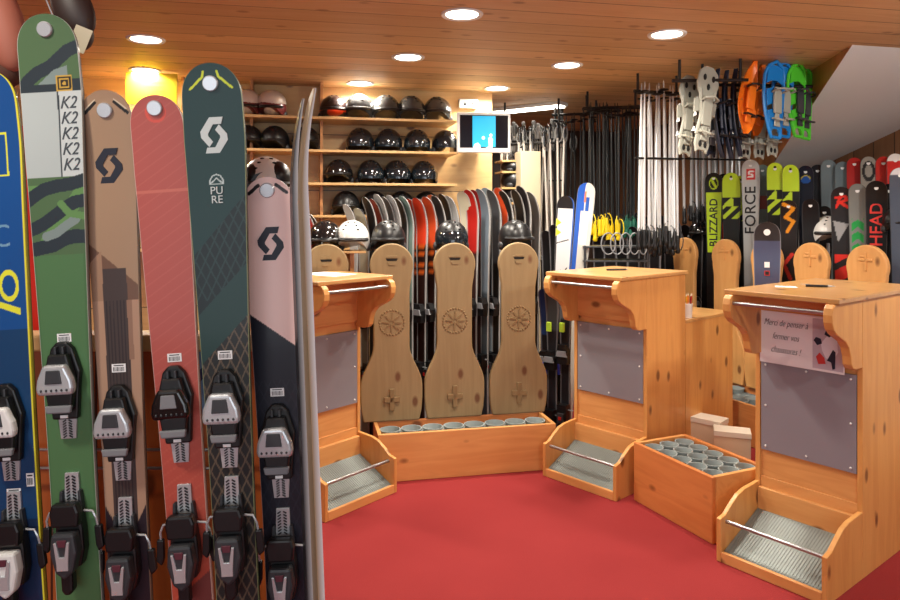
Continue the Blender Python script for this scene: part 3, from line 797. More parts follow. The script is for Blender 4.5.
# --- blue ski at the left edge
def p_blue(U, x, y):
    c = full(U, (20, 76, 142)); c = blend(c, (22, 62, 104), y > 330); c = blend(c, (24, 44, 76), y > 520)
    c = blend(c, (226, 220, 60), (U > .93)|(U < -.93))
    yl = (226, 226, 60)
    c = blend(c, yl, (abs(x-6) < 9) & (abs(y-155) < 22) & ((abs(x-6) > 7) | (abs(y-155) > 20)))
    r = ((x-8)/10)**2+((y-286)/16)**2
    c = blend(c, yl, (r < 1) & (r > .45))
    r = ((x-6)/12)**2+((y-236)/11)**2
    c = blend(c, (110, 150, 180), (r < 1) & (r > .6) & (x < 12))
    c = blend(c, yl, inpoly(x, y, [(-6, 300), (18, 309), (18, 316), (-6, 306)]))
    return c
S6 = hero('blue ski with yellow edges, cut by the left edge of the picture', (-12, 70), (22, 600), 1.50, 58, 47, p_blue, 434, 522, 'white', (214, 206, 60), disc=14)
sticker(S6[0], S6[1], 493, S6[2], 0)
sticker(S6[0], S6[1], 481, S6[2], 17, .016, .028)

# --- pair of skis seen from the side
def p_side(U, x, y):
    c = full(U, (60, 60, 64)); c = blend(c, (150, 130, 96), abs(U) < .4); return c
WB = (150, 126, 94)
hero('silver edged ski seen sideways with its pale brown base showing, at the rack end', (294, 84), (314, 600), 1.37, 46, 46, lambda U, x, y: full(U, (196, 198, 202)), None, None, 'silver', (214, 214, 218), yaw=R(109), disc=False, rk=.7, base=WB)
hero('second silver ski seen sideways, just left of the brown based one', (286, 96), (305, 600), 1.44, 48, 44, lambda U, x, y: full(U, (190, 192, 196)), None, None, 'silver', (206, 206, 210), yaw=R(106), disc=False, rk=.6, base=(40, 40, 44))
# rack behind the skis
X0, X1 = (18-450)/F*1.74, (272-450)/F*1.74
t = thing('ski_rack', 'orange wooden rack wall the front skis lean on', 'ski rack')
MB().lo((X0-.4, 1.735, 0), (X1, 1.765, 1.20)).build('plank_wall', RACKW, t, bevel=.002)
MB().lo((X0-.4, 1.66, 1.175), (X1+.02, 1.735, 1.215)).build('top_rail', RAILW, t, bevel=.006)
MB().lo((X0-.4, 1.69, .05), (X1, 1.735, .14)).build('bottom_rail', RAILW, t, bevel=.004)
for z in (.93, .885):
    MB().tube([(X0-.4, 1.70, z), (X1-.05, 1.70, z)], .004, 8).build('steel_rod', STEEL, t, smooth=True)
# leaflet poster seen between skis
pp = at(199, 375, 1.733)
t = thing('leaflet_poster', 'blue and white leaflet with red heading on the rack wall', 'poster', (pp.x, 1.734, pp.z))
m = MB().mat(plain('leaflet_blue', (120, 160, 200), .6)); m.lo((-.032, -.002, -.10), (.032, 0, .10)); m = m.build('sheet', None, t)
MB().lo((-.032, -.0026, .068), (.032, -.0018, .10)).build('heading_band', RED, m)
MB().prism([(-.02, -.04), (.02, .0), (.026, .03), (.0, .012), (-.026, .02)], -.0030, -.002).build('picture', plain('leaflet_navy', (40, 50, 100), .6), m)
text('US', 'lettering', .02, PAPER, m, (.008, -.003, .090), rT); text('NTE', 'lettering', .018, PAPER, m, (.008, -.003, .075), rT)

# red ski behind the rack
def simple_ski(label, loc, rz, L, wt, paint, group=None, lean=0, bind=True, name='ski', tilt=0, ww=None, edge=(120, 120, 124), rk=1.0, detail=None):
    t = thing(name, label, 'ski', loc, rz, group); t.rotation_euler = (R(lean), R(tilt), rz)
    o, half, rise, th = make_ski('ski_blade', t, L, wt, ww or wt*.68, wt*.88, paint, edge=edge, rk=rk, res=detail)
    if bind:
        for nm, z in (('toe_piece', L*.52), ('heel_piece', L*.52-.34)):
            b = bpy.data.objects.new(nm, SB[nm]); COL.objects.link(b); b.parent = t; b.location = (0, -th, z)
    return t
SB = {}
def proto():
    o = MB().mat(BLACK).prism([(-.036, -.05), (.036, -.05), (.04, .03), (.02, .07), (-.02, .07), (-.04, .03)], -.045, 0)
    o.mat(GREY).prism([(-.04, .0), (.04, .0), (.028, .036), (-.028, .036)], -.056, -.04); o = o.build('toe_piece', None, None, bevel=0)
    SB['toe_piece'] = o.data; bpy.data.objects.remove(o)
    o = MB().mat(BLACK).prism([(-.034, .03), (.034, .03), (.034, -.06), (.02, -.10), (-.02, -.10), (-.034, -.06)], -.05, 0)
    o.mat(DGREY).prism([(-.022, -.02), (.022, -.02), (.02, -.08), (-.02, -.08)], -.068, -.05)
    o.mat(SILVER).box((0, -.02, .0), (.14, .006, .006)); o.mat(RED).box((0, -.07, -.05), (.02, .004, .02)); o = o.build('heel_piece', None, None)
    SB['heel_piece'] = o.data; bpy.data.objects.remove(o)
proto()
p = at(33, 120, 1.95)
simple_ski('plain red ski standing behind the rack, beside the blue ski', (p.x, 1.95, .012), 0, 1.73, .11, lambda U, x, d: full(U, (206, 44, 34)), bind=False)

# hanging things at the top left
GLOVE = plain('dark_brown_leather', (52, 36, 32), .5)
p = at(73, 22, 1.60)
t = thing('leather_glove', 'dark brown leather mitten hanging above the camouflage ski with a price tag', 'glove', (p.x, p.y, p.z))
m = MB(); rot = euler(0, R(-24), 0)
m.ball((0, 0, .03), (.045, .028, .075), 16, 10, rot); m.ball((-.028, -.005, .05), (.016, .016, .07), 12, 8, rot); m.ball((.022, 0, -.03), (.024, .024, .035), 12, 8)
g_ = m.build('hand_part', GLOVE, t, smooth=True)
MB().tube([(-.055, -.022, .06), (-.02, -.026, -.02), (.012, -.02, -.055)], .0018, 6).build('piping', SILVER, g_)
MB().lathe([(.04, .08), (.05, .2), (.05, .26)], seg=16).build('cuff', GLOVE, t, smooth=True)
m = MB(); m.box((.034, -.034, -.048), (.040, .001, .056), euler(0, R(22), 0)); m.build('price_tag', plain('tag_card', (206, 196, 170), .7), t)
MB().tube([(.01, 0, .25), (.01, 0, CEIL-p.z-.001)], .002, 6).build('hanging_cord', BLACK, t)
p = at(0, 22, 1.62)
t = thing('leather_bag', 'blurred reddish brown leather bag hanging in the top left corner', 'bag', (p.x, p.y, p.z))
BAG = plain('reddish_leather', (176, 104, 84), .6)
m = MB(); m.ball((0, 0, .0), (.052, .04, .12), 18, 12, euler(0, R(-18), 0)); m.build('pouch', BAG, t, smooth=True)
m = MB(); m.ball((.0, .02, -.10), (.045, .035, .05), 16, 10); m.build('fur_base', plain('dark_brown_fabric', (92, 58, 46), .9), t, smooth=True)
MB().tube([(0, 0, .09), (0, 0, CEIL-p.z-.001)], .003, 6).build('strap', BLACK, t)

# ---------------------------------------------------------------- helmets
def helmet(shellmat, kind=0, size=1.0):
    t = thing('ski_helmet', '', 'helmet')
    a_, b_, c_ = .112*size, .132*size, .128*size
    m = MB(); rings = []
    nseg = 28
    for i in range(11):
        rg = []
        for k in range(nseg):
            th = 2*math.pi*k/nseg
            front = -math.sin(th)             # 1 at the front (-y)
            side = abs(math.cos(th))
            low = 100+22*side**3-(14*max(0, front)**2)+6*max(0, -front)
            ph = R(4+(low-4)*i/10)
            rr = 1+.02*math.cos(3*th)*math.sin(ph)
            rg.append(Vector((a_*math.sin(ph)*math.cos(th)*rr, b_*math.sin(ph)*math.sin(th)*rr, c_*math.cos(ph)+.075*size)))
        rings.append(rg)
    zmin = min(v.z for v in rings[-1])
    for rg in rings:
        for v_ in rg: v_.z -= zmin
    m.ring(rings)
    m.build('shell', shellmat, t, smooth=True)
    z0 = .075*size-zmin
    br = MB(); pts = []
    for k in range(13):
        th = R(-150+120*k/12); pts.append((a_*1.03*math.cos(th), b_*1.04*math.sin(th), z0+.004))
    if kind == 0:
        br.tube(pts, .012*size, 8); br.build('brim', BLACK, t, smooth=True)
    else:   # visor
        rg = []
        for zz, k_ in ((z0+.055, .90), (z0+.02, 1.05), (z0-.03, 1.02)):
            rg.append([Vector((a_*k_*math.cos(R(-155+130*i/14)), b_*k_*1.02*math.sin(R(-155+130*i/14)), zz)) for i in range(15)])
        br.ring(rg, closed=False, cap=False); br.build('visor', plain('visor_smoke', (22, 30, 36), .08, coat=1.0), t, smooth=True)
    ve = MB()
    for sx in (-1, 1):
        for j in range(3):
            ph = R(28+j*15); th = R(-90+sx*(20+4*j))
            p = Vector((a_*math.sin(ph)*math.cos(th), b_*math.sin(ph)*math.sin(th), c_*math.cos(ph)+z0))
            ve.ball(p, (.010*size, .005*size, .005*size), 8, 4)
    ve.build('vents', DARKHOLE, t)
    for sx in (-1, 1):
        MB().ball((sx*a_*.92, .008, .022*size), (.018*size, .036*size, .030*size), 12, 8).build('ear_pad', DGREY, t, smooth=True)
    return t
BLG = plain('helmet_black', (20, 20, 22), .14, coat=.8)
BLM = plain('helmet_matt_black', (17, 17, 19), .36)
GRG = plain('helmet_graphite', (66, 66, 66), .22, coat=.6)
ORB = plain('helmet_orange_black', (40, 24, 22), .3)
WHG = plain('helmet_white', (226, 226, 222), .25, coat=.5)
MAR = plain('helmet_maroon', (110, 40, 40), .3, coat=.4)
HP = {}
def put_helmet(px, py, Y, mat, kind, label, group, rz=None, size=1.0):
    key = (mat.name, kind)
    if key not in HP: t = HP[key] = helmet(mat, kind)
    else: t = copy_tree(HP[key])
    p = at(px, py, Y); t.location = p; t.rotation_euler = (0, 0, random.uniform(-.5, .5) if rz is None else rz)
    t['label'] = label; t['group'] = group
    t.scale = (size,)*3
    return t
# shelving on the back wall
SHY = 1.10                        # front edge of the shelves in the bench frame
SH = thing('helmet_shelving', 'open pine shelving with helmets on the back wall', 'shelving', bk(0, 0), BR)
xl = -2.6
def shx(px): return on_line(px, bk(0, SHY).xy, bx_)
Yc = bk(0, SHY).y
shelfz = []
for i, (py, pr) in enumerate(((118, 457), (150.5, 457), (183, 457), (215, 440), (247, 440))):
    z = EYE-(py-HY)/F*(bk(shx(380), SHY).y); shelfz.append(z)
    MB().lo((xl, SHY, z-.018), (shx(pr), 1.418, z)).build('shelf_board', PINE_SHELF, SH, bevel=.002)
for px in (322, 250, 180):
    MB().lo((shx(px)-.01, SHY+.12, .3), (shx(px)+.01, 1.418, CEIL-.002)).build('upright', PINE_WALL_V, SH, bevel=.001)
rows = [(0, [(245, MAR, 0), (271, MAR, 0), (334, ORB, 0), (361, GRG, 0), (388, GRG, 0), (414, GRG, 0), (441, GRG, 0)], 'top'),
        (1, [(247, BLM, 0), (274, BLM, 0), (306, BLM, 0), (362, BLG, 1), (391, BLG, 1), (420, BLG, 1), (449, BLG, 1)], 'second'),
        (2, [(214, BLM, 0), (340, BLG, 0), (372, BLG, 1), (399, BLG, 1), (427, BLG, 1)], 'third'),
        (3, [(347, BLM, 0), (376, BLM, 0), (404, BLM, 0), (430, BLM, 0)], 'fourth')]
cname = {MAR.name: 'maroon', ORB.name: 'black and orange', GRG.name: 'shiny graphite', BLG.name: 'glossy black', BLM.name: 'matt black', WHG.name: 'white'}
for si, lst, nm in rows:
    for k, (px, m_, kd) in enumerate(lst):
        P_ = bk(shx(px), SHY+.145, shelfz[si]+.0005)
        if (m_.name, kd) not in HP: t = HP[(m_.name, kd)] = helmet(m_, kd)
        else: t = copy_tree(HP[(m_.name, kd)])
        t.location = P_; t.rotation_euler = (0, 0, BR+random.uniform(-.35, .35)); s_ = .98 if m_ is GRG else .9; t.scale = (s_, s_, s_)
        t['label'] = '%s ski helmet%s, %s from the left on the %s shelf' % (cname[m_.name], ' with a visor' if kd else '', ORD[k], nm); t['group'] = 'helmets on the %s shelf' % nm
# orange visor band on the third helmet of the top shelf and white caps of the maroon ones
hs_ = [o for o in COL.objects if o.get('category') == 'helmet']
for o in hs_:
    if 'orange' in o['label']:
        MB().ball((.004, 0, .062), (.1165, .137, .034), 24, 8).build('orange_band', plain('orange_band', (226, 70, 34), .4), o, smooth=True)
    if 'maroon' in o['label']:
        MB().ball((0, 0, .118), (.112, .132, .10), 20, 8).build('white_cap', plain('helmet_cream', (206, 190, 176), .35), o, smooth=True)

# ledge with helmets right behind the carved boards
lz = 1.285
for px in (325, 352, 388, 451, 515):
    xq = on_line(px, bk(0, .39).xy, bx_)
    q = thing('helmet_stand', 'slim pine stand under the helmet %s' % {325: 'behind the leftmost carved board', 352: 'between the two left carved boards', 388: 'behind the second carved board', 451: 'behind the third carved board', 515: 'behind the rightmost carved board'}[px], 'stand', bk(xq, .385), BR, 'helmet stands behind the carved boards')
    MB().lo((-.075, -.09, lz-.014), (.075, .09, lz)).build('platform', PINE_SHELF, q, bevel=.002)
    MB().lo((-.012, -.012, 0), (.012, .012, lz-.014)).build('post', PINE_V, q)
for px, m_, kd, lab in ((325, BLG, 0, 'glossy black ski helmet above the leftmost carved board'), (352, WHG, 0, 'white ski helmet between the two left carved boards'),
                        (388, BLM, 0, 'matt black ski helmet above the second carved board'), (451, BLM, 1, 'black ski helmet with a visor above the third carved board'),
                        (515, BLM, 0, 'black ski helmet above the rightmost carved board')):
    if (m_.name, kd) not in HP: t = HP[(m_.name, kd)] = helmet(m_, kd)
    else: t = copy_tree(HP[(m_.name, kd)])
    t.location = bk(on_line(px, bk(0, .39).xy, bx_), .385, lz+.0005); t.rotation_euler = (0, 0, BR+random.uniform(-.2, .2)); t.scale = (.94,)*3
    t['label'] = lab; t['group'] = 'helmets behind the carved boards'

# helmet behind the pink ski
t = copy_tree(HP[(WHG.name, 0)]); p = at(266, 201, 2.3); t.location = p; t.scale = (.75,)*3; t.rotation_euler = (0, 0, .3)
t['label'] = 'white helmet with black panels peeking over the pink ski'; t['group'] = ''
del t['group']
MB().prism([(-.07, .0), (-.09, .05), (-.05, .11), (-.02, .12), (-.04, .05)], -.12, -.06).build('black_panel', BLM, t)
m = MB(); m.ball((.045, -.03, .10), (.062, .09, .075), 16, 10); m.build('black_panel', BLM, t, smooth=True)
MB().ball((-.055, -.045, .10), (.045, .07, .06), 14, 8).build('black_panel', BLM, t, smooth=True)
o = MB().tube([(p.x, p.y, 0), (p.x, p.y, p.z-.001)], .014, 10).build('helmet_post', STEEL); tag(o, 'steel post carrying the white and black helmet behind the pink ski', 'post')

# ---------------------------------------------------------------- back row of skis
def band(c1, d1, c2, mark=None, d2=None, c3=None):
    def f(U, x, d):
        c = full(U, c1); c = blend(c, c2, d > d1)
        if mark is not None:
            c = blend(c, mark, (d > d1) & (d < d1+.22) & (np.mod(d, .06) < .03) & (abs(U) < .55))
        if d2: c = blend(c, c3, d > d2)
        return c
    return f
K = (26, 26, 28)
back = [(313, 212, 'red', (190, 50, 40)), (320, 214, 'black', K), (356, 204, 'silver', (190, 190, 186)), (366, 208, 'cream', (214, 204, 176)), (374, 197, 'black', K), (381, 199, 'crimson', (150, 30, 40)), (386, 194, 'silver', (170, 170, 168)),
        (392, 197, 'grey', (110, 112, 114)), (398, 195, 'silver', (190, 190, 190)), (404, 198, 'charcoal', (60, 60, 62)), (411, 196, 'teal grey', (130, 158, 150)),
        (417, 199, 'orange red', (212, 62, 34)), (422, 198, 'orange red', (212, 62, 34)), (427, 199, 'orange red', (212, 62, 34)), (432, 197, 'orange red', (224, 84, 44)), (437, 195, 'bright orange', (232, 110, 60)),
        (443, 196, 'charcoal', (50, 50, 54)), (449, 194, 'black', K), (456, 196, 'silver', (176, 178, 178)), (466, 192, 'cream', (206, 196, 170)), (473, 190, 'red', (176, 36, 30)), (479, 190, 'dark red', (150, 30, 28)),
        (485, 189, 'slate', (108, 120, 132)), (492, 188, 'pale blue grey', (150, 164, 172)), (497, 190, 'dark grey', (70, 72, 76)), (504, 188, 'orange', (214, 78, 40)), (511, 191, 'black', K), (521, 190, 'black', K), (528, 186, 'black', (40, 36, 38)), (535, 192, 'grey', (96, 92, 90))]
GB = 'rental skis standing in the back row'
cnt = {}
for i, (px, py, cn, c_) in enumerate(back):
    yo = .66+.05*(i % 2)
    P_ = bk(on_line(px, bk(0, yo).xy, bx_), yo)
    ztop = EYE-(py-HY)/F*P_.y
    wide = cn in ('orange red', 'red', 'dark red', 'bright orange', 'orange', 'pale blue grey', 'cream')
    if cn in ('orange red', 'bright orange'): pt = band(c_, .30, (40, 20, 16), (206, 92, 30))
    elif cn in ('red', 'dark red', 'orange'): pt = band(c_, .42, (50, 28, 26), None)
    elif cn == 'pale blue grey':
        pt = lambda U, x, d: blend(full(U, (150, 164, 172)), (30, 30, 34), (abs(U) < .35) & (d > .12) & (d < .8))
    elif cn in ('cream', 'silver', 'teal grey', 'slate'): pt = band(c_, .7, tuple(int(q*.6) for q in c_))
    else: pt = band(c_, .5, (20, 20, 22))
    cnt[cn] = cnt.get(cn, 0)+1
    n_tot = sum(1 for b in back if b[2] == cn)
    lab = '%s rental ski in the back row%s' % (cn, (', %s %s one from the left' % (ORD[cnt[cn]-1], cn)) if n_tot > 1 else ' behind the carved boards')
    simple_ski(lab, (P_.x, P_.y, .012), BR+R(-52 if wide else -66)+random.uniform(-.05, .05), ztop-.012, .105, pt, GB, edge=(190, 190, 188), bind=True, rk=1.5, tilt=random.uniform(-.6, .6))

# ---------------------------------------------------------------- right row of skis
def rowY(px, off):
    k = (px-450)/F; O_ = OR_+ry_*off
    t = (k*O_.y-O_.x)/(rx_.x-k*rx_.y); p = O_+rx_*t
    return p
PLAT = thing('ski_plinth', 'low wooden plinth under the far right skis', 'plinth', rt(0, 0), RR)
MB().lo((-.5, .01, 0), (2.75, .88, .09)).build('deck', PINE_H, PLAT, bevel=.004)
def fischer(dl, db):
    def f(U, x, d):
        c = full(U, (24, 26, 24)); c = blend(c, (196, 226, 50), d < dl)
        tri = (np.abs(U) < (d-dl)/.07) & (d > dl) & (d < dl+.07) & (U < .2)
        c = blend(c, (196, 226, 50), tri)
        c = blend(c, (196, 226, 50), (d > dl+.07) & (d < db) & (np.mod(d+x*1.0, .09) < .045))
        c = blend(c, (24, 26, 24), (abs(U) < .15) & (abs(d-.04) < .015))
        return c
    return f
def solid(c1, c2=None, d1=.3, c0=None, d0=0):
    def f(U, x, d):
        c = full(U, c1)
        if c2: c = blend(c, c2, d > d1)
        if c0: c = blend(c, c0, d < d0)
        return c
    return f
def f_bliz(U, x, d):
    c = full(U, (24, 26, 26)); c = blend(c, (190, 218, 40), (d > .155) & (d < .64) & (abs(U) < .86))
    r = np.sqrt((x/.035)**2+((d-.085)/.05)**2); c = blend(c, (190, 218, 40), (r < 1) & ((r > .8) | (abs(x-(d-.085)*.5) < .01)))
    return c
def f_salo(U, x, d):
    c = full(U, (190, 192, 190)); c = blend(c, (206, 50, 46), (abs(x) < .032) & (d > .07) & (d < .15))
    c = blend(c, (230, 230, 228), seg(x, d, [(.018, .09), (-.012, .09), (-.016, .105), (.014, .115), (.012, .13), (-.018, .13)], .005))
    return c
def f_teal(U, x, d):
    c = full(U, (110, 128, 124)); c = blend(c, (140, 62, 50), (d > .24) & (d < .34)); return c
def f_flame(U, x, d):
    c = full(U, (30, 24, 24)); c = blend(c, (222, 140, 30), seg(x, d, [(-.03, .03), (.03, .06), (-.02, .12), (.03, .15), (-.01, .22)], .012)); c = blend(c, (196, 50, 40), seg(x, d, [(.02, .38), (-.03, .45), (.01, .55)], .012)); return c
def f_blue(U, x, d):
    c = full(U, (28, 32, 46)); r = (x/.035)**2+((d-.1)/.03)**2; c = blend(c, (40, 90, 170), r < 1); c = blend(c, (200, 180, 60), (r > .6) & (r < 1) & (d < .1)); return c
def f_ross(U, x, d):
    c = full(U, (34, 32, 34)); rd = (214, 46, 38)
    c = blend(c, rd, seg(x, d, [(-.03, .07), (.02, .06), (.03, .085), (-.01, .10), (.035, .13)], .009) | seg(x, d, [(-.01, .07), (-.03, .13)], .008))
    c = blend(c, (150, 150, 150), inpoly(x, d, [(-.05, .22), (.04, .24), (-.02, .36)]))
    m_ = (d > .44) & (d < .95)
    c = blend(c, rd, m_ & (np.mod(d+x*.6, .13) < .085) & (abs(U) < .75))
    return c
def f_green(U, x, d):
    c = full(U, (120, 122, 118)); c = blend(c, (36, 150, 70), (d > .22) & (d < .6) & (np.mod(d-abs(x)*.8, .075) < .05) & (abs(U) < .75)); return c
def f_wb(U, x, d):
    c = full(U, (150, 146, 136)); r = np.sqrt((x/.04)**2+((d-.1)/.07)**2); c = blend(c, (40, 38, 38), (r < 1) & (r > .6)); return c
GR_ = 'skis standing in the far right row'
RS = [  # px, top y, width px, offset behind boards, paint, label, text
    (714, 173, 17.5, .22, f_bliz, 'black and lime ski with large black lettering', ('BLIZZARD', (20, 22, 20), .40, .085)),
    (724, 174, 12, .42, solid((206, 50, 36), c0=(30, 28, 30), d0=.15), 'narrow red ski with black tip beside the lime lettered ski', None),
    (731.5, 173, 18, .22, fischer(.19, .36), 'lime tipped black ski with chevrons, farthest of the four', None),
    (741, 176, 14, .36, fischer(.19, .36), 'lime tipped ski half hidden behind the pale grey lettered ski', None),
    (751, 160, 18, .25, f_salo, 'pale grey ski with red square and bold black lettering', ('FORCE', (24, 24, 26), .385, .108)),
    (763, 165, 14, .40, f_teal, 'teal grey ski with a rust patch', None),
    (775.5, 163, 16.5, .26, fischer(.2, .38), 'lime tipped ski with chevrons right of the teal grey ski', None),
    (791, 165, 16.5, .30, fischer(.19, .26), 'lime tipped ski with a short black pattern, above the flame ski', None),
    (789, 200, 16, .12, f_flame, 'black ski with orange flames behind the slate blue ski', None),
    (806, 166, 15, .5, f_blue, 'dark navy ski with a blue oval at the tip', None),
    (818, 165, 14, .6, solid((34, 34, 38)), 'charcoal ski in the rear of the far right row', None),
    (829, 160, 15, .6, solid((112, 128, 134)), 'blue grey ski, left one of two alike at the rear', None),
    (843, 162, 15, .62, solid((106, 122, 128)), 'blue grey ski, right one of two alike at the rear', None),
    (811, 199, 16, .14, solid((18, 18, 20)), 'plain black ski left of the white helmet', None),
    (825, 206, 14, .3, solid((18, 18, 20)), 'plain black ski directly behind the white helmet', None),
    (842, 187, 20, .14, f_ross, 'black ski with red letter and red blocks', None),
    (858, 184, 17, .16, f_green, 'grey ski with green pattern beside the red lettered skis', None),
    (877, 181, 20, .16, solid((18, 18, 20)), 'black ski with upright red lettering', ('HEAD', (214, 50, 40), .27, .095)),
    (855, 158, 15, .62, solid((178, 40, 36)), 'red ski at the rear left of the white ringed ski', None),
    (869, 157, 15, .6, f_wb, 'grey ski with a dark ring at its tip', None),
    (884, 157, 15, .64, solid((196, 46, 38)), 'red ski at the rear near the right edge', None),
    (896, 154, 16, .6, solid((200, 44, 38), c0=(224, 220, 214), d0=.05), 'red ski with pale tip at the right edge, rear row', None),
    (890, 184, 15, .3, solid((18, 18, 20)), 'black ski behind the red lettered one near the right edge', None),
    (901, 168, 20, .12, solid((74, 82, 96), c0=(206, 208, 212), d0=.04), 'grey blue ski with white tip cut by the right edge', None),
    (704, 200, 15, .45, solid((18, 18, 20)), 'plain black ski at the far left of the right row', None),
]
for (px, py, wpx, off, pt, lab, tx_) in RS:
    P_ = rowY(px, off); z0 = .0905
    zt = EYE-(py-HY)/F*P_.y
    L = zt-z0
    rz = -math.atan2(P_.x, P_.y)+R(-6)
    wm = wpx/F*P_.y*.98
    t = simple_ski(lab, (P_.x, P_.y, z0), rz, L, wm, pt, GR_, edge=(60, 60, 62), ww=wm*.72, rk=.8, bind=False, detail=.006)
    d_ = MB().lathe([(.012, 0), (.012, .002)], seg=12, axis='Y').build('tip_disc', WHITEP, t); d_.location = (0, -.005-.05*((.24-.045)/.24)**2.2*.8, L-.045)
    if tx_:
        s_, cc, dm, sz = tx_
        text(s_, 'lettering', sz, plain('print_%s' % s_.lower(), cc, .5), t, (0, -.0142, L-dm), euler(R(90), 0, 0) @ Matrix.Rotation(R(90), 3, 'Z'), spacing=1.02, off=.0012, ext=.0008, sx=.98 if s_ == 'BLIZZARD' else 1.08)
# white helmet between them and dark one near the right edge
put = rowY(826, .0)
def hang_helmet(px, py, off, mat, lab, s_):
    P_ = rowY(px, off); z = EYE-(py-HY)/F*P_.y
    t = copy_tree(HP[(mat.name, 0)]); t.location = (P_.x, P_.y, z); t.scale = (s_,)*3; t.rotation_euler = (0, R(0), RR+.9); t['label'] = lab; t['group'] = 'helmets among the far right skis'
    o = MB().tube([(P_.x, P_.y, .0905), (P_.x, P_.y, z-.0005)], .012, 8).build('helmet_post', STEEL); tag(o, 'thin steel post under the %s' % lab.split(',')[0].split(' of ')[0], 'post', 'helmet posts in the far right row')
hang_helmet(828, 243, .24, WHG, 'white helmet between black skis of the far right row', .95)
hang_helmet(899, 232, .2, BLM, 'black helmet near the right edge, in front of the lettered ski', .8)
hang_helmet(700, 240, .25, BLG, 'dark helmet left of the lime lettered ski', .85)
# slate blue ski behind the right counter
Pn = (767-450)/F*3.78
t = simple_ski('slate blue ski with white sticker standing right behind the right counter', (Pn, 3.78, .012), R(-24), EYE-(222-HY)/F*3.78-.012, .135,
               lambda U, x, d: blend(full(U, (70, 76, 104)), (40, 38, 42), d < .10), None, bind=False, ww=.11, edge=(150, 150, 156), detail=.005, rk=.6)
Lx = EYE-(222-HY)/F*3.78-.012
d_ = MB().lathe([(.017, 0), (.017, .003)], seg=18, axis='Y').build('tip_disc', WHITEP, t); d_.location = (0, -.024, Lx-.055)
m = MB().mat(PAPER); m.box((0, -.0142, Lx-.23), (.026, .001, .03)); m.mat(RED); m.box((0, -.0142, Lx-.275), (.026, .001, .026)); m.mat(BLACK); m.box((0, -.0148, Lx-.275), (.018, .001, .018)); m.build('sticker', None, t)

# two skis behind the middle counter
def f_white(U, x, d):
    c = full(U, (222, 224, 226)); c = blend(c, (26, 26, 28), d < .09); c = blend(c, (26, 26, 28), U < -.82)
    c = blend(c, (216, 220, 60), inpoly(x, d, [(-.06, .16), (-.02, .19), (-.06, .22)]) | inpoly(x, d, [(-.06, .23), (-.02, .26), (-.06, .29)]))
    c = blend(c, (26, 26, 28), seg(x, d, [(-.06, .34), (.03, .31)], .0035)); c = blend(c, (26, 26, 28), seg(x, d, [(-.05, .57), (-.01, .53), (0, .56), (.03, .51)], .004))
    c = blend(c, (30, 84, 168), (U > .8)); return c
def f_bluew(U, x, d):
    c = full(U, (206, 204, 196)); c = blend(c, (34, 86, 180), (U < -.2+d*.5) & (d < .2)); c = blend(c, (220, 120, 80), (abs(U+.05) < .1) & (d > .06) & (d < .14))
    c = blend(c, (34, 86, 180), (U < -.45)); c = blend(c, (236, 238, 240), (d > .24) & (d < .44) & (U > -.4) & (U < .5)); c = blend(c, (30, 84, 168), (U > .0) & (d > .1) & (d < .2) & (U < .4)); return c
for px, py, pt, lab, tl_ in ((566, 196, f_white, 'white ski with black tip and yellow chevrons behind the middle counter', 3.0), (587, 183, f_bluew, 'blue and white ski leaning behind the middle counter', 5.5)):
    Y = 4.98; z1 = EYE-(py-HY)/F*Y; X1 = (px-450)/F*Y
    simple_ski(lab, (X1-math.tan(R(tl_))*z1, Y, .012), R(-8), z1/math.cos(R(tl_))-.012, .125, pt, 'skis behind the middle counter', bind=False, tilt=tl_, ww=.108, detail=.004, rk=.6)
# skis with bindings between the cream pier and the middle counter
for k, (px, Y, cc, nm) in enumerate(((547, 4.66, (40, 70, 130), 'dark blue'), (553, 4.55, (60, 60, 62), 'charcoal'), (560, 4.66, (24, 24, 26), 'black'), (566, 4.52, (90, 96, 100), 'grey'))):
    z1 = 1.0+.04*k
    t = simple_ski('%s short ski standing in the gap left of the middle counter' % nm, ((px-450)/F*Y, Y, .012), R(-38), z1, .095, band(cc, .3, (30, 30, 34)), 'short skis in the gap beside the middle counter', bind=True, rk=1.0)
    if k in (0, 2):
        MB().mat(plain('royal_blue', (30, 60, 190), .4)).prism([(-.035, .44), (.035, .44), (.03, .52), (-.03, .52)], -.075, -.05).mat(YELLOWG).prism([(-.028, .34), (.0, .34), (.0, .43), (-.028, .43)], -.075, -.05).build('binding_cover', None, t, bevel=.004)
    else:
        MB().mat(plain('lime_print', (170, 210, 60), .4)).prism([(-.012, .74), (.02, .74), (.02, .80), (-.012, .80)], -.07, -.05).build('lime_binding_plate', None, t, bevel=.003)

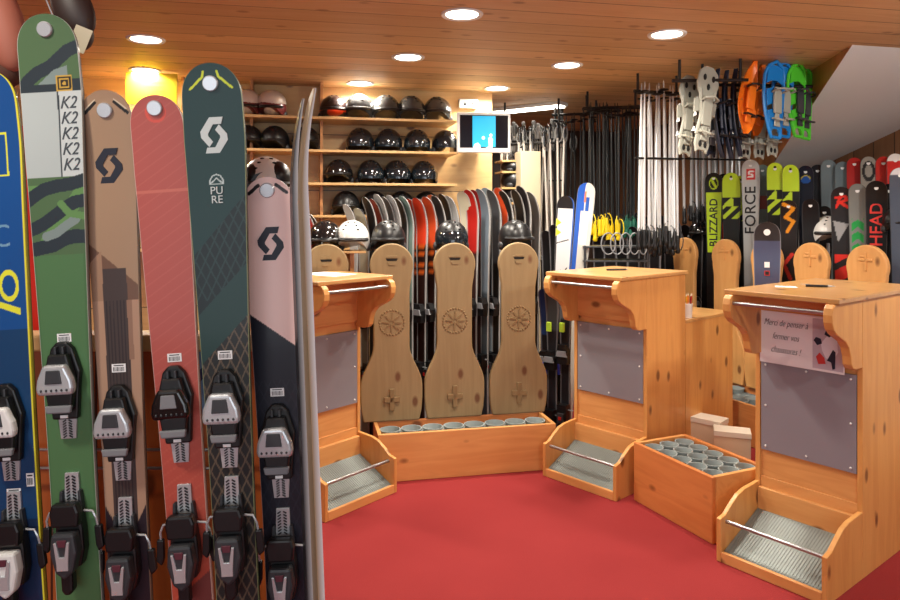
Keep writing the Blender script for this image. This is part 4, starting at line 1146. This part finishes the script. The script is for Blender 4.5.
# ---------------------------------------------------------------- poles
def make_pole(shaft, grip, L, up, r=.008, r2=None):
    """up: grip at the top; otherwise hung upside down with the grip at the bottom"""
    t = thing('ski_pole', '', 'ski pole')
    s = (lambda z: z) if up else (lambda z: L-z)
    MB().tube([(0, 0, s(.0)), (0, 0, s(.03)), (0, 0, s(.3)), (0, 0, s(L-.1))], r, 8, [.002, .005, r, r]).build('shaft', shaft, t, smooth=True)
    zs = [L-.13, L-.10, L-.06, L-.03, L-.012, L]
    rs = [.011, .016, .0135, .016, .019, .012]
    MB().tube([(0, 0, s(z)) for z in zs], .01, 10, rs).build('grip', grip, t, smooth=True)
    MB().lathe([(.006, s(.055)), (.03, s(.062)), (.034, s(.066)), (.03, s(.07)), (.006, s(.075))], seg=12).build('basket', BLACK, t, smooth=True)
    a_ = MB(); pts = [(.012+.03*math.sin(q), .0, s(L-.02-.09*(1-math.cos(q))/2*1.6)) for q in [math.pi*k/6 for k in range(13)]]
    pts = [(x if k_ < 7 else x, .004*(1 if k_ < 7 else -1), z) for k_, (x, y, z) in enumerate(pts)]
    a_.tube(pts, .006 if up else .004, 5).build('strap', STRAPG if up else (grip if grip is not BLACK else DGREY), t)
    return t
def pole_row(n, p0, p1, zt0, zt1, shaft, grip, L, up, lab, group, jit=.02, r=.008, extra=None):
    pr = None
    for i in range(n):
        k = (i+.5)/n
        if pr is None: pr = t = make_pole(shaft, grip, L, up, r)
        else: t = copy_tree(pr)
        P_ = Vector(p0)*(1-k)+Vector(p1)*k
        zt = zt0*(1-k)+zt1*k+random.uniform(-jit, jit)
        t.location = (P_.x+random.uniform(-.01, .01), P_.y+random.uniform(-.012, .012), zt-L)
        w_ = .045 if up else .018
        t.rotation_euler = (random.uniform(-.02, .02), random.uniform(-w_, w_), random.uniform(-1.2, 1.2))
        t['label'] = '%s, %s from the left' % (lab, ORD[i]); t['group'] = group
    return pr
ALU = plain('pole_silver', (222, 224, 226), .35, metal=.3)
ALUD = plain('pole_dull', (150, 150, 148), .4, metal=.3)
BLK = plain('pole_black', (24, 26, 28), .35)
WPO = plain('pole_white', (214, 206, 196), .4)
def rack(label, p0, p1, z, low=None, arms=0):
    t = thing('pole_rack', label, 'pole rack')
    MB().tube([(p0[0], p0[1], z), (p1[0], p1[1], z)], .011, 8).build('rail', BLACK, t, smooth=True)
    for k in (.08, .92):
        x, y = p0[0]*(1-k)+p1[0]*k, p0[1]*(1-k)+p1[1]*k
        MB().tube([(x, y, z), (x, y, CEIL)], .009, 8).build('hanger_rod', BLACK, t, smooth=True)
    if low:
        MB().tube([(p0[0], p0[1]-.02, low), (p1[0], p1[1]-.02, low)], .008, 8).build('spacer_bar', BLACK, t, smooth=True)
    return t
def P2(px, Y): return ((px-450)/F*Y, Y)
g = 'ski poles hanging from the ceiling racks'
STRAPG = plain('strap_grey', (150, 150, 148), .6)
# silver poles
rack('black ceiling rack carrying the front silver poles', P2(634, 4.74), P2(680, 4.84), 2.34, 1.885)
pole_row(8, P2(636, 4.74), P2(678, 4.83), 2.41, 2.41, ALU, BLACK, 1.13, False, 'silver ski pole in the nearest hanging row', g, r=.0095)
pole_row(7, P2(640, 4.92), P2(680, 5.0), 2.38, 2.38, ALU, BLACK, 1.17, False, 'silver ski pole in the second hanging row', g, r=.0095)
rack('black ceiling rack carrying the silver poles behind the lime lettered ski', P2(676, 5.72), P2(744, 5.88), 2.34, 1.96)
pole_row(10, P2(682, 5.72), P2(742, 5.86), 2.41, 2.41, ALU, BLACK, .98, False, 'silver ski pole in the row behind the hanging snowshoes', g, r=.0105)
pole_row(8, P2(690, 5.9), P2(738, 6.0), 2.38, 2.38, ALUD, BLACK, .98, False, 'dull silver ski pole in the rearmost row behind the snowshoes', g, r=.0105)
# black poles with coloured grips
rack('black ceiling rack carrying the poles with yellow grips', P2(583, 5.45), P2(640, 5.35), 2.33)
pole_row(9, P2(590, 5.40), P2(621, 5.35), 2.34, 2.34, BLK, YELLOWG, 1.02, False, 'black ski pole with yellow grip, hanging upside down', g, .03)
pole_row(4, P2(622, 5.36), P2(634, 5.33), 2.34, 2.34, BLK, GREENG, 1.0, False, 'black ski pole with green grip, hanging upside down', g, .02)
rack('black ceiling rack carrying the dense row of black poles', P2(582, 5.62), P2(640, 5.55), 2.35)
pole_row(12, P2(582, 5.62), P2(640, 5.55), 2.38, 2.38, BLK, BLACK, 1.05, False, 'black ski pole in the dense dark hanging row', g)
rack('black ceiling rack behind the middle counter skis', P2(552, 5.95), P2(600, 5.85), 2.35)
pole_row(9, P2(552, 5.9), P2(598, 5.8), 2.36, 2.36, BLK, BLACK, 1.1, False, 'dark ski pole hanging above the white ski', g)
# far poles with grips up
rack('far black pole rack right of the wall screen', P2(500, 6.4), P2(566, 6.05), 2.24, 1.80)
pole_row(14, P2(500, 6.4), P2(566, 6.05), 2.30, 2.32, WPO, plain('pole_grip_grey', (96, 94, 92), .4), 1.25, True, 'pale shafted ski pole with grey grip in the far rack', g, .04, r=.009)
rack('rearmost black pole rack in the alcove', P2(500, 6.6), P2(568, 6.2), 2.17)
pole_row(13, P2(500, 6.6), P2(570, 6.2), 2.22, 2.24, ALUD, DGREY, 1.2, True, 'dull grey ski pole in the rearmost far rack', g, .05)
rack('far black pole rack carrying the poles with pale grips', P2(502, 6.25), P2(560, 5.95), 2.15)
pole_row(10, P2(502, 6.25), P2(560, 5.95), 2.20, 2.24, BLK, plain('pole_grip_light', (150, 148, 146), .4), 1.1, True, 'black ski pole with pale grip in the far rack', g, .05)

rack('black rail of the clustered grips above the cream pier', P2(500, 6.0), P2(564, 5.75), 2.10)
pole_row(15, P2(500, 6.0), P2(564, 5.72), 2.20, 2.22, WPO, plain('pole_grip_shiny', (40, 40, 42), .2, coat=.8), 1.15, True, 'white pole with dark grip by the cream pier', g, .05, r=.009)
# dark skis standing in the alcove
dk = [(640, 214), (647, 218), (655, 212), (662, 217), (670, 213), (548, 232), (556, 226), (600, 238), (611, 241), (622, 238), (634, 228), (645, 226), (655, 230), (666, 225), (676, 222), (686, 226), (697, 224)]
for i, (px, py) in enumerate(dk):
    Y = 5.35+.14*(i % 2)+(.2 if px < 570 else (.5 if px > 660 else 0))
    X = (px-450)/F*Y; z1 = EYE-(py-HY)/F*Y
    simple_ski('black ski standing in the dim alcove under the poles, %s from the left' % ORD[i], (X, Y, .012), R(-30), z1, .10, solid((18, 18, 20)), 'black skis in the alcove', bind=True)
# shelf with coiled cords behind the middle counter
p0 = at(612, 262, 5.0)
t = thing('alcove_shelf', 'dark metal shelf with cords behind the middle counter', 'shelf', (p0.x, p0.y, 0))
for z in (1.17, 1.27): MB().lo((-.22, -.10, z), (.24, .10, z+.012)).build('shelf_board', DGREY, t, bevel=.002)
for x in (-.21, .23):
    for y in (-.09, .09): MB().tube([(x, y, 0), (x, y, 1.285)], .01, 8).build('upright_post', DGREY, t)
for i in range(5):
    cx = p0.x-.05+.06*i; pts = [(cx+.05*math.sin(q)*(1-.1*i % 2), p0.y-.108-.003*i, 1.30+.075*math.cos(q)) for q in [2*math.pi*k/20 for k in range(21)]]
    o = MB().tube(pts, .005, 6).build('coiled_cord', GREY, smooth=True); tag(o, 'grey cord loop hanging at the alcove shelf, %s from the left' % ORD[i], 'cord', 'cord loops at the alcove shelf')

# boots on the recess shelves beside the screen
RX = thing('recess_shelving', 'small pine shelves in the recess right of the screen panel', 'shelving', at(514, 215, 5.9)*1, BR)
RX.location.z = 0
for py in (158, 169, 185, 200):
    z = EYE-(py-HY)/F*5.85+(-.02)
    MB().lo((-.13, -.08, z-.016), (.11, .14, z)).build('shelf_board', PINE_SHELF, RX, bevel=.002)
for k, py in enumerate((169, 185, 200)):
    for j in (0, 1):
        pass
for k, py in enumerate((169, 185, 200)):
    t = copy_tree(HP[(BLM.name, 0)]); p = at(514, py, 5.85); t.location = (p.x, 5.9, p.z-.0195); t.scale = (.8, .8, .55 if k == 0 else .78); t.rotation_euler = (0, 0, 1.2)
    t['label'] = 'black helmet on the %s small shelf right of the screen' % ('upper', 'middle', 'lower')[k]; t['group'] = 'helmets in the recess'

# ---------------------------------------------------------------- screen on the wall
p = bk(0, 1.02); tx0 = on_line(484, p.xy, bx_)
P_ = bk(tx0, 1.02)
zc = EYE-(132.5-HY)/F*P_.y
t = thing('wall_screen', 'small white framed flat screen with a cyan picture', 'screen', (P_.x, P_.y, zc), BR-R(6))
sw, sh = 54/F*P_.y/2*1.0, 40/F*P_.y/2
MB().lo((-sw, 0, -sh), (sw, .04, sh)).build('case', WHITEP, t, bevel=.005)
sc_ = MB().lo((-sw+.02, -.003, -sh+.034), (sw-.02, .001, sh-.02)).build('display', plain('screen_dark', (12, 14, 24), .15), t)
pc_ = MB().lo((-.085, -.0045, -sh+.040), (.085, -.003, sh-.026)).build('picture', emis('screen_cyan', (20, 150, 190), 1.1), sc_)
m = MB().mat(emis('screen_white', (206, 240, 246), 1.3))
m.prism([(-.082, -.115), (-.07, -.085), (-.045, -.075), (-.03, -.09), (-.025, -.115)], -.0056, -.0046); m.prism([(.01, -.115), (.035, -.10), (.03, -.04), (.05, -.03), (.065, -.05), (.06, -.115)], -.0056, -.0046)
m.ball((-.005, -.005, -.04), (.012, .0012, .012), 10, 5); m.ball((.05, -.005, -.02), (.012, .0012, .012), 10, 5); m.build('picture_figures', None, pc_)
MB().lo((-.04, .04, -.05), (.04, .36, .05)).build('wall_mount', BLACK, t)
p = bk(tx0-.03, 1.40); z = EYE-(104-HY)/F*p.y
t = thing('alarm_box', 'small white box with dark symbols above the screen', 'alarm box', (p.x, p.y, z), BR)
MB().lo((-.075, -.03, -.035), (.075, .019, .035)).build('case', WHITEP, t, bevel=.004)
m = MB(); m.prism([(-.045, -.018), (-.015, -.018), (-.03, .016)], -.032, -.029); m.box((.01, -.0305, 0), (.008, .002, .03)); m.box((.028, -.0305, 0), (.012, .002, .022)); m.box((.05, -.0305, .0), (.006, .002, .03)); m.build('symbols', INK, t)
# yellow sign on the back wall at the left, between skis
p = at(152, 88, 4.3)
zq = bk(on_line(152, bk(0, 1.05).xy, bx_), 1.05)
z = EYE-(90-HY)/F*zq.y
t = thing('yellow_sign', 'bright yellow sign high on the left, lit by the downlight', 'sign', (zq.x, zq.y, z), BR)
hw = 24/F*zq.y
MB().lo((-hw, -.015, -.10), (hw, .0, .11)).build('board', plain('sign_yellow', (250, 214, 40), .5), t, bevel=.002)
MB().lo((-hw*.3, .0, -.02), (hw*.3, .37, .02)).build('wall_bracket', DGREY, t)
m = MB(); 
for j in range(3): m.box((.02*j, -.0155, .05-.03*j), (hw*1.1-.05*j, .001, .006))
m.build('printed_lines', plain('sign_ochre', (214, 170, 20), .5), t)
# dark vertical strap beside it
p = at(124, 100, 4.4)

# ---------------------------------------------------------------- snowshoes
def snowshoe(kind, mat, mat2):
    t = thing('snowshoe', '', 'snowshoe')
    L, W = .58, .2
    def hw(k):                       # k 0 tail .. 1 tip
        if kind == 'deck': return (W/2)*max(.03, math.sin(math.pi*min(1, k**.8*.97+.03))**.85)
        return (W/2)*(.45+.55*math.sin(min(1, k*1.5)*math.pi/2))*(1 if k < .75 else math.sqrt(max(0, 1-((k-.75)/.25)**2.2)))
    bow = lambda k: .022*(2*k-1)**2+.01*(k > .8)*(k-.8)*5
    if kind == 'deck':               # solid moulded deck
        m = MB(); rings = []
        for i in range(17):
            k = i/16; h = max(.004, hw(k) if k < .97 else hw(.97)*.5)
            z = k*L; y = -bow(k)
            rings.append([Vector((-h, y-.012, z)), Vector((-h*.5, y+.008, z)), Vector((h*.5, y+.008, z)), Vector((h, y-.012, z)), Vector((h, y-.018, z)), Vector((h*.5, y+.002, z)), Vector((-h*.5, y+.002, z)), Vector((-h, y-.018, z))])
        m.ring(rings); m.build('deck', mat, t, smooth=True)
    else:
        pts = [(hw(i/16)*1.0, -bow(i/16), i/16*L) for i in range(17)]; pts2 = [(-x, y, z) for x, y, z in pts[::-1]]
        fr = pts[:-1]+[(0, -bow(1), L)]+pts2[1:]
        fr.append(fr[0])
        if kind == 'frame': MB().tube(fr, .013, 8).build('frame', mat, t, smooth=True)
        else:
            MB().prism([(-.07, .40), (-.09, .46), (-.075, .54), (-.03, .58), (.03, .58), (.075, .54), (.09, .46), (.07, .40), (.03, .36), (-.03, .36)], -.03, -.012).build('toe_plate', mat, t, bevel=.008)
            MB().prism([(-.045, 0), (-.06, .06), (-.05, .14), (-.02, .18), (.02, .18), (.05, .14), (.06, .06), (.045, 0), (.02, .02), (-.02, .02)], -.03, -.012).build('heel_plate', mat, t, bevel=.008)
            MB().tube([(-.05, -.02, .12), (-.035, -.03, .24), (-.06, -.03, .42)], .012, 6).build('side_rail', mat, t, smooth=True)
            MB().tube([(.05, -.02, .12), (.035, -.03, .24), (.06, -.03, .42)], .012, 6).build('side_rail', mat, t, smooth=True)
            mo = MB(); [mo.ball((x_, -.032, z_), (.014, .006, .022), 8, 4) for x_, z_ in ((-.035, .50), (.035, .50), (0, .44), (0, .10), (-.02, .06), (.02, .06))]; mo.build('openings', DARKHOLE, t)
        m = MB()
        for a_, b_ in (((.06, .34), (.40, .62), (.70, .92)) if kind == 'frame' else ((.44, .60),)):
            poly = [(hw(a_)*.92, a_*L), (hw(b_)*.92, b_*L), (hw(b_)*.3, b_*L+.02), (-hw(b_)*.3, b_*L+.02), (-hw(b_)*.92, b_*L), (-hw(a_)*.92, a_*L), (-.02, a_*L+.03), (.02, a_*L+.03)]
            m.prism(poly, -.022, -.012)
        m.build('deck', mat if kind == 'frame' else mat2, t, bevel=.002)
    m = MB()
    m.prism([(-.035, .18), (.035, .18), (.04, .30), (.03, .38), (-.03, .38), (-.04, .30)], -.05, -.03)
    m.prism([(-.03, .08), (.03, .08), (.02, .18), (-.02, .18)], -.042, -.03); m.build('binding_plate', mat2, t, bevel=.006)
    for q_ in ([(-.045, -.03, .34), (-.05, -.08, .35), (0, -.10, .36), (.05, -.08, .35), (.045, -.03, .34)], [(-.04, -.03, .14), (-.045, -.07, .13), (0, -.09, .12), (.045, -.07, .13), (.04, -.03, .14)]):
        MB().tube(q_, .008, 6).build('strap', BLACK if kind == 'deck' else mat2, t, smooth=True)
    m = MB()
    for sx in (-1, 1):
        for z in (.16, .26, .36): m.box((sx*.045, .012, z), (.006, .035, .03), None, .4)
    m.build('crampon', STEEL, t)
    return t
ORS, BLS, GNS = plain('snowshoe_orange', (238, 118, 24), .4), plain('snowshoe_blue', (20, 120, 196), .35), plain('snowshoe_green', (80, 200, 50), .4)
GYS, NVS = plain('snowshoe_grey', (158, 158, 146), .45), plain('snowshoe_navy', (34, 40, 58), .5)
SN = {}
shoes = [  # px, bottom y, Y, kind, mat, mat2, yaw, tilt, label, scale
    (682, 157, 4.35, 'modular', GYS, GYS, 24, 9, 'pale grey snowshoe, leftmost of the hanging row', .9),
    (698, 154, 4.25, 'modular', GYS, GYS, 22, 11, 'pale grey snowshoe, second of the hanging row', .95),
    (708, 158, 4.45, 'modular', NVS, GREY, 40, 4, 'navy snowshoe with grey binding beside the pale grey ones', .95),
    (718, 158, 4.40, 'deck', NVS, NVS, 62, 4, 'dark navy snowshoe, left of three alike', .98),
    (727, 159, 4.42, 'deck', NVS, NVS, 62, 4, 'dark navy snowshoe, middle of three alike', .98),
    (736, 157, 4.44, 'deck', NVS, NVS, 62, 4, 'dark navy snowshoe, right of three alike', .98),
    (742, 134, 4.30, 'deck', ORS, ORS, 28, 15, 'orange snowshoe in front, left of the orange pair', .86),
    (752, 136, 4.42, 'deck', ORS, ORS, 30, 14, 'orange snowshoe behind, right of the orange pair', .86),
    (743, 160, 4.65, 'modular', GYS, GYS, 20, 4, 'pale grey snowshoe hanging below the orange pair, left', .8),
    (757, 160, 4.68, 'modular', GYS, GYS, 20, 6, 'pale grey snowshoe hanging below the orange pair, right', .8),
    (773, 138, 4.30, 'frame', BLS, GYS, 24, 5, 'blue snowshoe in front, left of the blue pair', .82),
    (782, 137, 4.42, 'frame', BLS, GYS, 24, 5, 'blue snowshoe behind, right of the blue pair', .82),
    (770, 158, 4.66, 'modular', GYS, GYS, 20, 6, 'pale grey snowshoe hanging below the blue pair', .8),
    (796, 137, 4.45, 'frame', GNS, DGREY, 28, 5, 'green snowshoe, left of the green pair', .82),
    (803, 139, 4.58, 'frame', GNS, DGREY, 28, 5, 'green snowshoe, right of the green pair', .82),
]
for (px, py, Y, kd, m1, m2, yw, tl_, lab, s_) in shoes:
    key = (kd, m1.name)
    if key not in SN: t = SN[key] = snowshoe(kd, m1, m2)
    else: t = copy_tree(SN[key])
    p = at(px, py, Y); t.location = p; t.rotation_euler = (R(-4), R(tl_), R(yw)); t.scale = (s_, s_, s_)
    t['label'] = lab; t['group'] = 'snowshoes hanging from the ceiling rack'
t = thing('snowshoe_rack', 'black ceiling rails the snowshoes hang from', 'rack')
for a_, b_ in ((P2(672, 4.33), P2(748, 4.3)), (P2(690, 4.45), P2(812, 4.52)), (P2(735, 4.66), P2(780, 4.7))):
    z = 2.33
    MB().tube([(a_[0], a_[1], z), (b_[0], b_[1], z)], .011, 8).build('rail', BLACK, t, smooth=True)
    for k in (.1, .9):
        x, y = a_[0]*(1-k)+b_[0]*k, a_[1]*(1-k)+b_[1]*k
        MB().tube([(x, y, z), (x, y, CEIL)], .009, 8).build('hanger_rod', BLACK, t, smooth=True)

for m_ in list(bpy.data.objects):
    if m_.get('label') == '': del m_['label']

# ---------------------------------------------------------------- camera
cam = bpy.data.cameras.new('Camera'); co = bpy.data.objects.new('Camera', cam); COL.objects.link(co)
co.location = (0, 0, EYE); co.rotation_euler = (R(90), 0, 0)
cam.sensor_width = 36; cam.lens = 28; cam.shift_y = -(300-HY)/900; cam.clip_start = .05
SC.camera = co
SC.view_settings.view_transform = 'Standard'; SC.view_settings.look = 'None'; SC.view_settings.gamma = 1; SC.view_settings.use_curve_mapping = False
SC.view_settings.exposure = 0.0
